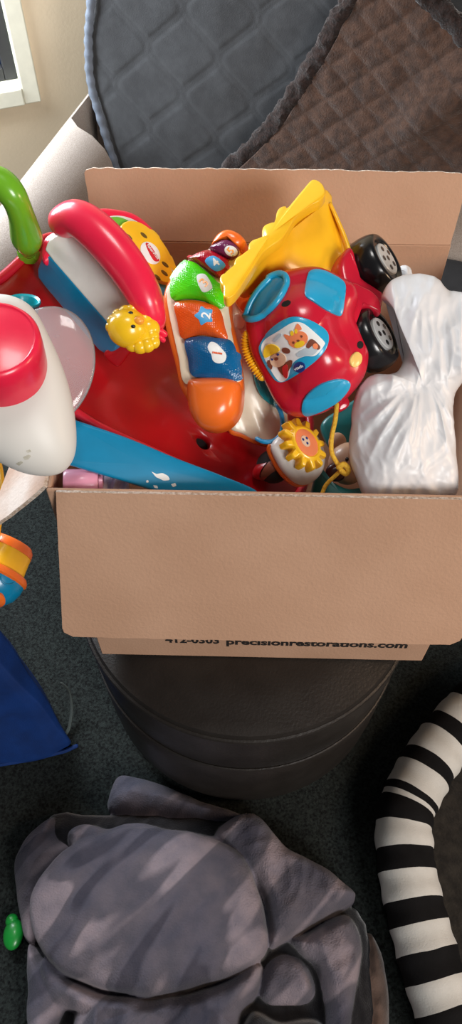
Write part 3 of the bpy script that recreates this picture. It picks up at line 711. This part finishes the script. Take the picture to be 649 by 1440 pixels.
# hollow roof window: ring, and panel in darker blue painting in the hollow's shade
decal(cbv, ell(374, 418, 38, 16, 48, 40), .0008, raw=True, nr=5).build('roof_panel', 'blue', tk)
ring_on(cbv, ell(374, 418, 39, 17, 48, 24), .0036, .5).build('roof_ring', 'sky', tk)
wp = [(429, 404), (434, 384), (448, 380), (468, 388), (484, 400), (483, 425), (478, 444), (462, 439), (440, 425), (429, 417)]
decal(cbv, wp, .0022, 60, nr=6).build('windscreen', 'sky', tk)
fr_ = [(365, 491), (372, 474), (390, 456), (414, 446), (440, 453), (458, 468), (459, 486), (448, 503), (420, 525), (400, 536), (388, 534), (374, 514)]
fm = decal(cbv, fr_, .003, 80, nr=6); f0 = fm.build('picture_frame', 'sky', tk); fbv = fm.bvh()
pic = [(367, 487), (373, 477), (392, 465), (408, 455), (419, 453), (431, 458), (454, 479), (455, 486), (443, 500), (428, 501), (414, 508), (408, 518), (404, 532), (392, 536), (379, 518), (369, 498)]
pm = decal(fbv, pic, .0005, 90, nr=8); p0 = pm.build('picture', 'sticker', tk); pv = pm.bvh()
def art(o_, m_, off=.0004, n=24): decal(pv, o_, off, n, nr=3, inset=.02).build('print', m_, p0)
decal(fbv, ell(421, 516, 8.2, 7.2, 25, 24), .0012, raw=True, nr=4).build('badge', 'sticker_navy', p0)
decal_text(fbv, 'vtech', 421, 516, 5.6, 27, .0026, .03).build('lettering', 'sticker', p0)
art([(436, 488), (428, 490), (416, 498), (420, 502), (430, 500), (440, 499), (448, 490), (444, 484)], 'sticker_grey', .0005)
art([(430, 487), (435, 478), (441, 478), (450, 488), (446, 492), (440, 484), (434, 490)], 'sticker_brown', .0008)
art(ell(443, 487, 3.6, 4.2, 20, 12), 'sticker_orange', .0012)
art([(400, 470), (399, 472), (405, 479), (410, 474)], 'sticker_orange', .0006, 14); art([(414, 465), (418, 455), (424, 463)], 'sticker_orange', .0006, 14)
art(ell(419, 477.5, 14, 11.5, 22, 26), 'sticker_orange', .0008)
art(ell(421, 484, 7.5, 4.5, 22, 16), 'sticker_yellow', .0011)
for x, y in ((413, 481.5), (424, 473)): art(ell(x, y, 1.5, 1.6, 0, 10), 'sticker_brown', .0016, 10)
art(ell(419.5, 479, 2, 1.5, 20, 10), 'sticker_brown', .0016, 10)
art([(408, 468), (411, 465), (413, 470), (410, 472)], 'sticker_yellow', .0012, 12); art([(414, 464), (417, 463), (418, 468), (415, 469)], 'sticker_yellow', .0012, 12)
art([(390, 516), (398, 512), (408, 506), (411, 510), (404, 524), (398, 528)], 'sticker_brown', .0005)
art([(397, 517), (404, 513), (404, 530), (400, 530)], 'sticker_red', .0009)
art(ell(379, 513, 3.6, 7, 12, 16), 'sticker_brown', .0007); art(ell(402, 493, 6, 4, -20, 16), 'sticker_brown', .0007)
art(ell(391, 506, 11.5, 10, 25, 24), 'sticker_tan', .0010)
art([(371, 500), (371, 492), (376, 485), (384, 484), (391, 488), (393, 493), (384, 498), (374, 503)], 'sticker_yellow', .0015)
for x, y in ((383, 505), (391.5, 498)): art(ell(x, y, 1.5, 1.7, 0, 10), 'sticker_navy', .0018, 10)
art(ell(389.5, 504, 2.7, 2.2, 25, 12), 'sticker_brown', .0018, 12)
art([(383, 478), (393, 469), (396, 471), (392, 476), (386, 481)], 'sticker_grey', .0006, 14)
decal(cbv, [(424, 572), (430, 556), (448, 541), (472, 533), (488, 535), (490, 544), (478, 560), (456, 574), (434, 583), (426, 581)], .003, 64, nr=6).build('grille', 'sky', tk)
decal(cbv, ell(499, 506, 8, 11, -20, 20), .0018, raw=True, nr=4, dome=.001).build('headlight', 'headlight', tk)
for x, y, a_, b_, g_ in ((402, 427, 7, 4, 25), (506, 485, 4.5, 5.5, 0)):
    decal(cbv, ell(x, y, a_, b_, g_, 16), .0003, raw=True, nr=3).build('screw_hole', 'dark_hole', tk)
# ridged yellow ring on the far side of the cab
mb = MB(); pts = pathpx([(347, 470, .835), (345, 484, .84), (349, 500, .842), (358, 517, .842), (368, 530, .842)], 80); mb.tube(pts, lambda t: .0048 + .0012 * math.sin(t * 2 * PI * 17), 12); mb.build('ridged_ring', 'yellow', tk)
# chassis and bumper lug
mb = MB(); mb.slab([(478, 372), (490, 346), (500, 352), (508, 385), (530, 402), (541, 412), (536, 436), (515, 438), (492, 420)], pln(510, 400, .862, (.35, .2, .9)), .04, .008, .002, 70); mb.build('chassis', 'truck_red', tk)
mb = MB(); mb.slab([(470, 566), (484, 557), (491, 563), (489, 572), (476, 578)], pln(480, 566, .835, (0, 0, 1)), .02, .003, .001, 40); mb.build('lug', 'truck_red', tk)
mb = MB(); mb.slab([(494, 398), (512, 402), (526, 410), (536, 424), (536, 440), (530, 436), (519, 431), (508, 434), (502, 443), (500, 457), (492, 440)], pln(515, 420, .836, (.35, .25, .9)), .012, .004, .001, 70); mb.build('fender', 'truck_red', tk)
def wheel(hx, hy, t, R_, wd):
    ax = cam(.72, .36, .58); o0 = Wt(hx, hy, t); k = .64
    mb = MB(); prof = [(0, -wd), (R_ * .6, -wd)] + [(R_ * (.80 + .2 * math.sin(a)), -wd / 2 - wd * .5 * math.cos(a)) for a in (PI * q / 14 for q in range(1, 14))] + [(R_ * .74, 0), (R_ * k + .0015, -.001), (R_ * k, -.004), (0, -.004)]
    mb.lathe(o0, ax, prof, 56); w_ = mb.build('wheel', 'black', tk)
    hb = MB(); hb.lathe(o0, ax, [(0, -.0045), (R_ * .53, -.0045), (R_ * .53, -.001), (R_ * .50, 0), (R_ * .2, .0003), (0, .0003)], 40); h_ = hb.build('hub', 'grey_hub', w_)
    x = (CB - ax * CB.dot(ax)).normalized(); y = ax.cross(x)
    for q in range(6):
        r_ = 0 if q == 5 else R_ * .33; a = 2 * PI * q / 5; m3 = MB()
        m3.lathe(o0 + (x * math.cos(a) + y * math.sin(a)) * r_ + ax * .0001, ax, [(0, 0), (R_ * .085, 0), (R_ * .085, .0006), (0, .0006)], 16); m3.build('hub_hole', 'black', h_)
wheel(539, 468, .842, .0362, .034)
wheel(545, 363, .888, .0372, .046)
# pull string
mb = MB(); mb.tube(pathpx([(473, 569, .826), (471, 590, .835), (466, 615, .845), (466, 636, .85), (474, 652, .852), (480, 660, .853)], 40), .0026, 10)
mb.tube(pathpx([(480, 660, .853), (470, 670, .86), (458, 682, .865), (452, 696, .868)], 24), .0024, 10)
mb.tube(pathpx([(476, 657, .85), (483, 653, .848), (489, 660, .85), (486, 666, .853), (479, 662, .85)], 24), .0032, 10)
mb.build('pull_string', 'string', tk)
# dump bed: lip, inner wall, floor, far wall
lip = cat([(313, 404, 0), (333, 394, 0), (352, 372, 0), (374, 348, 0), (396, 316, 0), (420, 284, 0), (438, 262, 0), (450, 258, 0)], 60, False)
far = cat([(352, 420, 0), (400, 410, 0), (440, 412, 0), (478, 415, 0), (499, 402, 0), (499, 376, 0), (488, 335, 0), (466, 285, 0)], 60, False)
def bedf(u, v):
    i = v * 59; a, b = lip[int(i)], far[int(i)]
    q = a.lerp(b, u); dip = .05 * math.sin(PI * min(1, u * 1.15)) ** .7 if u < .87 else .05 * math.sin(PI * 1.0005 * .999) 
    t0 = .772 + .078 * v; t1 = .842 + .052 * v
    dep = t0 + (t1 - t0) * u + .030 * (1 - (2 * u - 1) ** 4)
    return Wt(q.x, q.y, dep)
mb = MB(); sheet(mb, bedf, 40, 59); bed = mb.build('dump_bed', 'yellow', tk); solid(bed, .004)
LPN = pln(380, 330, .802, (-.05, .66, 1))
base_ = cat([(314, 403, 0), (347, 363, 0), (382, 319, 0), (405, 290, 0)], 61, False); lo2 = [(314, 415)]
for i, q in enumerate(base_):
    d_ = base_[min(i + 1, 60)] - base_[max(i - 1, 0)]; d_.normalize(); k_ = 14 * abs(math.sin(PI * 5 * i / 60)) ** .8 * (1 - .4 * i / 60)
    lo2.append((q.x + d_.y * k_, q.y - d_.x * k_))
lo2 += [(426, 265), (439, 252), (452, 257), (457, 270), (450, 280), (437, 287), (416, 303), (397, 332), (371, 352), (352, 380), (333, 408), (321, 418)]
mb = MB(); mb.slab(lo2, LPN, .013, .002, .002, 500); mb.build('scalloped_lip', 'yellow', bed)

# ---------------------------------------------------------------- plastic bag
BGP = pln(575, 550, .845, (.03, .0, 1))
bg = MB()
bo3 = [(536, 420), (545, 400), (566, 389), (592, 388), (612, 396), (626, 410), (652, 416), (666, 440), (666, 510), (650, 535), (637, 560), (634, 600), (640, 640), (638, 696), (600, 706), (560, 702), (516, 702), (500, 672), (491, 640), (493, 600), (499, 556), (507, 540), (522, 529), (541, 529), (561, 520), (570, 495), (563, 464), (556, 440), (545, 428)]
bg.slab(bo3, BGP, .014, .005, 0, 280, nr=40, power=2.5, rnd=.04)
nv = []
def rdg(v, k): return 1 - abs(noise.noise(v * k)) * 2
for v in bg.v:
    d = v - CAM; z = -d.dot(CB); px, py = 324.5 + d.dot(CR) / z * F, 720 - d.dot(CU) / z * F
    w = noise.noise(Vector((px * .012, py * .012, .3)))
    # upper lobe: gathers running down from the top; lower lobe: slanting folds towards the knot at (590, 545)
    up = sst(570, 500, py); lo_ = 1 - up
    a_ = math.atan2(py - 520, px - 596); r_ = math.hypot(py - 520, px - 596)
    f = up * (.006 * rdg(Vector((px * .022 + w * .8, py * .005, 2)), 1) + .003 * rdg(Vector((px * .06, py * .014, 5)), 1))
    f += lo_ * sst(20, 90, r_) * (.009 * rdg(Vector((a_ * 2.2 + w * .6, r_ * .004, 8)), 1) + .004 * rdg(Vector((a_ * 5.5, r_ * .01, 3)), 1))
    f += .008 * noise.noise(Vector((px * .012, py * .011, 7))) + .0021 * rdg(Vector((px * .040 + w * 1.5, py * .020 + px * .012, 4)), 1) + .0010 * rdg(Vector((px * .085 - py * .02, py * .05 + w, 6)), 1)
    f -= .006 * math.exp(-((py - 545 + (px - 590) * .3) / 15) ** 2) * sst(660, 560, px)
    f *= sst(0, 1, min(1, math.hypot(px - 548, py - 480) / 60))
    nv.append(v + CB * f)
bg.v = nv
tag(bg.build('plastic_bag', 'bag_film', ang=180), 'crumpled white plastic bag in the right end of the box', 'plastic bag')
mb = MB(); mb.slab([(556, 378), (570, 370), (580, 378), (582, 400), (566, 402)], pln(570, 386, .925, (0, .2, 1)), .02, .006, .006, 40, nr=8)
mb.v = [v + CB * .004 * noise.noise(v * 90) for v in mb.v]
tag(mb.build('plastic_bag', 'bag_film', ang=180), 'small peak of clear plastic wrapping behind the truck wheel', 'plastic bag')

# ---------------------------------------------------------------- pink bottle and lace cloth
PK = thing('pink_bottle', Wz(98, 690, .80), 'pink plastic bottle lying in the front left corner of the box', 'bottle')
A_ = Wz(92.5, 680, .834); ax = (BX * .96 + UZ * -.10 + BY * .1).normalized()
mb = MB(); mb.lathe(A_, ax, [(0, -.0025), (.0135, -.002), (.0155, .001), (.0155, .03), (.013, .034), (0, .035)], 40); mb.build('body', 'pink', PK)
mb = MB(); mb.lathe(A_ + ax * .0348, ax, [(.009, 0), (.009, .004), (0, .005)], 24); mb.build('cap', 'pink', PK)
def lacef(u, v):
    px = 119 + 62 * u; py = 650 + 18 * u + (40 - 12 * u) * v; p = Wz(px, py, .838 - .02 * u)
    return p + UZ * (.006 * noise.noise(p * 60) + .004 * math.sin(u * 25 + v * 6) - .02 * v * v)
mb = MB(); sheet(mb, lacef, 50, 30); o = mb.build('lace_cloth', 'lace'); solid(o, .002); tag(o, 'crumpled lavender lace cloth beside the pink bottle', 'cloth')

# ---------------------------------------------------------------- toy outside the box, blue bag
ax = cam(-.36, -.86, .36); o0 = Wt(-4, 803, 1.08)
lt = thing('lantern_toy', o0 - UZ * .06, 'blue, orange and yellow plastic toy below the open side flap', 'toy')
s1 = 1.08 / F
mb = MB(); mb.lathe(o0, ax, [(0, -.046), (.030, -.046), (.034, -.040), (.035, -.0335), (.0355, -.0325)], 48); mb.build('top_cap', 'orange', lt)
mb = MB(); mb.lathe(o0, ax, [(.0345, -.0335), (.036, -.015), (.0375, -.003), (0, -.003)], 48); mb.build('yellow_band', 'yellow', lt)
mb = MB(); mb.lathe(o0, ax, [(0, -.003), (.043, -.003), (.046, .002), (.0465, .006), (.044, .0085), (0, .0085)], 48); mb.build('trim_ring', 'orange', lt)
mb = MB(); mb.lathe(o0, ax, [(0, .008), (.044, .008), (.0435, .018), (.039, .030), (.030, .040), (.016, .047), (0, .049)], 48); mb.build('dome', 'blue', lt); lv = mb.bvh()
ring_on(lv, ell(12, 812, 11, 10, 0, 16), .0012, .2).build('embossed_circle', 'blue', lt)
decal(lv, ell(-2, 842, 9, 9, 0, 20), .004, raw=True, nr=4, dome=.002).build('button', 'orange', lt)
mb = MB(); mb.tube(pathpx([(-6, 640, 1.02), (0, 670, 1.03), (1, 705, 1.04), (-4, 742, 1.05), (-6, 762, 1.06)], 30), .0055, 14); mb.build('carry_handle', 'yellow', lt)
# bag hull
bm = bmesh.new()
for p in (Wz(106, 1050, .004), Wz(80, 1062, .004), Wz(0, 1077, .004), Wz(-140, 1100, .004), Wz(-260, 1000, .004), Wz(-10, 930, .004), Wz(40, 950, .06), Wz(-4, 872, .33), Wz(-60, 860, .42), Wz(-170, 880, .42), Wz(14, 900, .26), Wz(-100, 830, .40), Wz(60, 975, .10)): bm.verts.new(p)
bmesh.ops.convex_hull(bm, input=bm.verts[:])
bmesh.ops.delete(bm, geom=[v for v in bm.verts if not v.link_faces], context='VERTS')
bmesh.ops.triangulate(bm, faces=bm.faces[:])
for _ in range(4): bmesh.ops.subdivide_edges(bm, edges=bm.edges[:], cuts=1, use_grid_fill=True)
for _ in range(2): bmesh.ops.smooth_vert(bm, verts=bm.verts[:], factor=.5, use_axis_x=True, use_axis_y=True, use_axis_z=True)
for v in bm.verts:
    v.co += Vector((noise.noise(v.co * 9), noise.noise(v.co * 9 + Vector((5, 0, 0))), 0)) * .008; v.co.z = max(.002, v.co.z)
bm.verts.index_update(); mb = MB(); mb.add([v.co for v in bm.verts], [[v.index for v in f.verts] for f in bm.faces]); bm.free()
bb_ = thing('fabric_bag', Wz(-60, 1000, 0), 'bright blue fabric bag on the carpet left of the ottoman', 'bag')
mb.build('sack', 'blue_bag', bb_, ang=180)
mb = MB(); mb.tube([Wz(x, y, z) for x, y, z in ((107, 1049, .006), (92, 1056, .006), (60, 1064, .006), (20, 1072, .006), (-30, 1080, .006))], .004, 8); mb.build('hem', 'blue_bag', bb_)
mb = MB(); mb.tube(cat([Wz(88, 962, .06), Wz(97, 972, .05), Wz(101, 995, .03), Wz(98, 1020, .012), Wz(94, 1030, .008)], 24, False), .006, 8, flat=.4); mb.build('strap', 'strap', bb_)

# ---------------------------------------------------------------- fleece blanket on the floor
LAY = [  # outline px, base height, crown, edge radius, fabric side, fold (freq, dir, amp)
    ([(28, 1205), (48, 1170), (80, 1140), (130, 1146), (200, 1140), (330, 1150), (400, 1215), (470, 1262), (512, 1285), (520, 1340), (512, 1480), (300, 1500), (60, 1500), (44, 1400), (44, 1320), (34, 1260)], .016, .012, .03, 1, (40, .5, .006)),
    ([(520, 1312), (538, 1345), (550, 1430), (546, 1500), (512, 1500), (514, 1400)], .012, .014, .02, 2, (60, 1.3, .004)),
    ([(150, 1112), (164, 1085), (208, 1091), (286, 1121), (345, 1142), (322, 1154), (240, 1146), (158, 1140)], .02, .045, .035, 0, (95, .9, .008)),
    ([(14, 1218), (22, 1188), (40, 1164), (72, 1144), (80, 1170), (100, 1196), (70, 1250), (46, 1320), (28, 1318), (18, 1270)], .035, .03, .035, 0, (45, 1.0, .006)),
    ([(90, 1172), (112, 1154), (150, 1160), (190, 1152), (240, 1160), (310, 1172), (330, 1190), (180, 1188), (112, 1206)], .055, .03, .014, 0, (110, .2, .012)),
    ([(34, 1322), (60, 1352), (84, 1376), (92, 1410), (80, 1445), (62, 1500), (36, 1500), (31, 1400)], .045, .03, .03, 0, (55, .3, .008)),
    ([(112, 1398), (150, 1398), (205, 1406), (280, 1390), (346, 1366), (352, 1392), (338, 1430), (310, 1500), (104, 1500), (96, 1450)], .055, .02, .02, 0, (95, .05, .013)),
    ([(302, 1176), (326, 1144), (350, 1137), (368, 1144), (402, 1182), (470, 1222), (503, 1252), (500, 1268), (446, 1300), (392, 1330), (376, 1330), (368, 1250)], .06, .035, .02, 0, (34, .75, .010)),
    ([(404, 1322), (440, 1304), (478, 1284), (498, 1290), (511, 1335), (500, 1420), (486, 1500), (458, 1500), (460, 1420), (444, 1362)], .045, .03, .018, 0, (105, .15, .012)),
    ([(372, 1356), (398, 1340), (428, 1350), (446, 1388), (434, 1414), (392, 1416), (364, 1402)], .035, .02, .02, 0, (60, .8, .008)),
    ([(352, 1424), (400, 1434), (450, 1434), (470, 1470), (440, 1500), (330, 1500)], .045, .025, .02, 1, (50, .8, .006)),
    ([(60, 1340), (110, 1380), (200, 1400), (290, 1385), (360, 1350), (372, 1372), (356, 1410), (300, 1440), (150, 1440), (70, 1410), (50, 1370)], .06, .02, .02, 0, (80, .2, .010)),
    ([(36, 1262), (74, 1202), (122, 1172), (190, 1158), (266, 1164), (326, 1186), (356, 1222), (376, 1280), (375, 1335), (346, 1364), (272, 1388), (204, 1404), (150, 1394), (70, 1362), (40, 1312)], .085, .03, .014, 0, (22, .9, .014)),
]
lay = []
for ol, b_, c_, r_, mi_, fo in LAY:
    P = cat([(Wz(x, y, b_ + c_ * .5).x, Wz(x, y, b_ + c_ * .5).y, 0) for x, y in ol], 60)
    lay.append(([(p.x, p.y) for p in P], b_, c_, r_, (min(p.x for p in P), max(p.x for p in P), min(p.y for p in P), max(p.y for p in P)), mi_, fo))
def sdf(pts, x, y):
    d = 1e9; ins = False; n = len(pts); j = n - 1
    for i in range(n):
        xi, yi = pts[i]; xj, yj = pts[j]; ex, ey = xj - xi, yj - yi; wx, wy = x - xi, y - yi
        t = max(0, min(1, (wx * ex + wy * ey) / (ex * ex + ey * ey + 1e-12))); dx, dy = wx - ex * t, wy - ey * t
        d = min(d, dx * dx + dy * dy)
        if (yi > y) != (yj > y) and x < (xj - xi) * (y - yi) / (yj - yi) + xi: ins = not ins
        j = i
    d = math.sqrt(d); return d if ins else -d
def blanket(x, y):
    h, m_ = -1, 0
    wx = x + .004 * noise.noise(Vector((x * 22, y * 22, 1))); wy = y + .004 * noise.noise(Vector((x * 22, y * 22, 9)))
    for k, (P, b_, c_, r_, bb, mi_, fo) in enumerate(lay):
        if wx < bb[0] or wx > bb[1] or wy < bb[2] or wy > bb[3]: continue
        d = sdf(P, wx, wy)
        if d <= 0: continue
        e = min(1, d / r_); ar = math.sqrt(1 - (1 - e) ** 2)
        hh = b_ * min(1, d / .005) ** .5 * (.62 + .38 * ar) + c_ * math.sqrt(1 - (1 - min(1, d / (r_ * 3.5))) ** 2)
        fr, di, am = fo; q = x * math.cos(di) + y * math.sin(di)
        hh += am * (1 - 2 * abs(noise.noise(Vector((q * fr * .22, (x - y) * 3.0, k * 3.1))))) * e * (1 if k < len(lay) - 1 else .8)
        hh += (.005 * noise.noise(Vector((x * 30, y * 18, k))) + .006 * (.5 - abs(noise.noise(Vector(((x + y * .6) * 9 + 3 * noise.noise(Vector((x * 8, y * 8, k))), (x - y) * 26, k * 1.7)))))) * e * (.4 if k == len(lay) - 1 else 1.2)
        if hh > h: h = hh; m_ = mi_
    if h > 0: h += .0012 * noise.noise(Vector((x * 60, y * 60, 5)))
    return h, m_
x0_ = min(l[4][0] for l in lay) - .01; x1_ = max(l[4][1] for l in lay) + .01; y0_ = min(l[4][2] for l in lay) - .01; y1_ = max(l[4][3] for l in lay) + .01
NX, NY = 270, 235; vs = []; keep = []; vm = []; W_ = NX + 1
def gxy(i, j): return x0_ + (x1_ - x0_) * i / NX, y0_ + (y1_ - y0_) * j / NY
for j in range(NY + 1):
    for i in range(NX + 1):
        x, y = gxy(i, j); h, m_ = blanket(x, y)
        vs.append(Vector((x, y, max(h, .0015)))); keep.append(h > 0.001); vm.append(m_)
fs = []; fm_ = []
for j in range(NY):
    for i in range(NX):
        q = (j * W_ + i, j * W_ + i + 1, (j + 1) * W_ + i + 1, (j + 1) * W_ + i); kk = [vm[k] for k in q if keep[k]]
        if kk: fs.append(q); fm_.append(max(set(kk), key=kk.count))
nbr = {}
for f in fs:
    for k in f:
        if not keep[k]: nbr.setdefault(k, set()).update(n for n in f if keep[n])
for k, ns in nbr.items():                      # pull the border onto the fabric's edge
    c = sum((vs[n] for n in ns), Vector()) / len(ns); a, b = vs[k].copy(), c
    for _ in range(7):
        m2 = (a + b) / 2
        if blanket(m2.x, m2.y)[0] > .001: b = m2
        else: a = m2
    vs[k] = Vector((a.x, a.y, .0015))
for _ in range(2):                             # soften the steps between folds
    zz = [v.z for v in vs]
    for f in range(len(vs)):
        if keep[f] and f % W_ and (f + 1) % W_ and W_ < f < len(vs) - W_:
            vs[f].z = zz[f] * .4 + .15 * (zz[f - 1] + zz[f + 1] + zz[f - W_] + zz[f + W_])
ec = {}
for f, m_ in zip(fs, fm_):
    for q in range(4):
        e = (min(f[q], f[q - 1]), max(f[q], f[q - 1])); ec.setdefault(e, set()).add(m_)
bn = {}
for (p, q), m_ in ec.items():
    if len(m_) > 1: bn.setdefault(p, []).append(q); bn.setdefault(q, []).append(p)
for _ in range(4):                             # smooth the line where the two sides of the fabric meet
    nw = {k: vs[k] * .4 + sum((vs[n] for n in ns), Vector()) * (.6 / len(ns)) for k, ns in bn.items() if len(ns) == 2}
    for k, v in nw.items(): vs[k] = v
used = sorted({k for f in fs for k in f}); mp_ = {k: n for n, k in enumerate(used)}
mb = MB(); mb.add([vs[k] for k in used], [tuple(mp_[k] for k in f) for f in fs]); mb.mi = fm_
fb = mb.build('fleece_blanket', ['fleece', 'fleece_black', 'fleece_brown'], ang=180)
tag(fb, 'bunched grey fleece blanket with paler patches on the carpet in front of the ottoman', 'blanket')
# green toy peeping out at the left of the blanket
mb = MB(); g0 = Wz(22, 1314, .014); mb.ball(g0, .017, .024, .012, ax=(Vector((1, 0, 0)), Vector((0, 1, 0)), UZ)); mb.ball(g0 + Vector((-.006, .02, -.002)), .011, .012, .010, ax=(Vector((1, 0, 0)), Vector((0, 1, 0)), UZ))
mb.v = [v - Vector((.004, 0, 0)) for v in mb.v]
tag(mb.build('toy_block', 'deep_green'), 'bright green toy peeping out beside the grey blanket', 'toy')

# ---------------------------------------------------------------- striped bed
pb = thing('pet_bed', Wz(760, 1250, 0), 'padded bed with black and white striped bolster on the carpet at right', 'pet bed')
BZ = .052
pth = [Wz(x, y, BZ) for x, y in ((745, 950), (692, 972), (655, 1006), (617, 1052), (587, 1102), (568, 1150), (570, 1210), (582, 1275), (600, 1340), (622, 1410), (650, 1480), (700, 1540))]
far_ = [Vector((.60, .02, BZ)), Vector((.74, .12, BZ)), Vector((.80, .3, BZ)), Vector((.76, .48, BZ)), Vector((.64, .56, BZ))]
loop = cat(pth + far_, 400)
rows = []
def px_of(p):
    d = p - CAM; z = -d.dot(CB); return 324.5 + d.dot(CR) / z * F, 720 - d.dot(CU) / z * F
BND = [960, 984, 1003, 1028, 1045, 1072, 1090, 1118, 1127, 1135, 1160, 1196, 1228, 1266, 1302, 1338, 1376, 1418, 1460, 1500]
mis = []; acc = 0
for i, p in enumerate(loop):
    x, y = px_of(p)
    if x < 700 and y < 1500: k = sum(1 for b in BND if b <= y + 2); mis.append(0 if k % 2 else 1)
    else: acc += (loop[i] - loop[i - 1]).length; mis.append(int(acc / .045) % 2)
mb = MB(); mb.tube(loop, lambda t: .050 + .0012 * math.sin(t * 260), 28, closed=True, flat=1.0, mis=mis)
mb.v = [v + Vector((noise.noise(v * 30), noise.noise(v * 30 + Vector((3, 0, 0))), 0)) * .002 for v in mb.v]
for v in mb.v: v.z = max(v.z, .001)
mb.build('bolster', ['stripe_white', 'stripe_black'], pb, ang=80)
mb = MB(); c0 = sum(loop, Vector()) / len(loop); n_ = 120; lp2 = cat(loop[::10], n_)
R = []
for s in (1.0, .9, .75, .6, .4, .2):
    R.append([Vector((c0.x + (p.x - c0.x) * s * .93, c0.y + (p.y - c0.y) * s * .93, .028 + .012 * (1 - s) + .010 * noise.noise(Vector((p.x * s * 14, p.y * s * 14, 0))))) for p in lp2])
mb.rings([[Vector((p.x, p.y, .004)) for p in R[0]]] + R); mb.build('mat', 'mat_plush', pb)

# ---------------------------------------------------------------- light
def area(name, loc, tgt, size, sy, col, power):
    l = bpy.data.lights.new(name, 'AREA'); l.shape = 'RECTANGLE'; l.size = size; l.size_y = sy; l.color = col; l.energy = power
    o = bpy.data.objects.new(name, l); C.objects.link(o); o.location = loc
    o.rotation_euler = (Vector(tgt) - Vector(loc)).to_track_quat('-Z', 'Y').to_euler(); return o
area('daylight_window', PW + EW * -.55 + NW * .06 + UZ * 1.25, PW + EW * .25 + NW * .75 + UZ * .5, .7, .9, (.86, .93, 1), 66)
area('room_window', (2.0, -2.7, 2.7), (.05, .7, .85), 1.3, 1.5, (1, .97, .94), 135)
area('ceiling_lamp', (-.05, .72, 2.6), (0, .72, .8), .4, .4, (1, .97, .93), 10)
area('warm_lamp', (1.35, .2, 1.2), (.15, .3, .3), .3, .3, (1, .68, .43), 7)
w = bpy.data.worlds.new('world'); bpy.context.scene.world = w; w.use_nodes = True
w.node_tree.nodes['Background'].inputs[0].default_value = (.75, .78, .85, 1); w.node_tree.nodes['Background'].inputs[1].default_value = .10

cd = bpy.data.cameras.new('camera'); co = bpy.data.objects.new('camera', cd); C.objects.link(co)
co.location = CAM; co.rotation_euler = (PI / 2 - PITCH, 0, 0); cd.sensor_fit = 'AUTO'; cd.sensor_width = 36; cd.lens = F / 1440 * 36; cd.clip_start = .01
sc = bpy.context.scene; sc.camera = co
vs_ = sc.view_settings; vs_.view_transform = 'Standard'; vs_.look = 'None'; vs_.gamma = 1; vs_.exposure = 0; vs_.use_curve_mapping = False
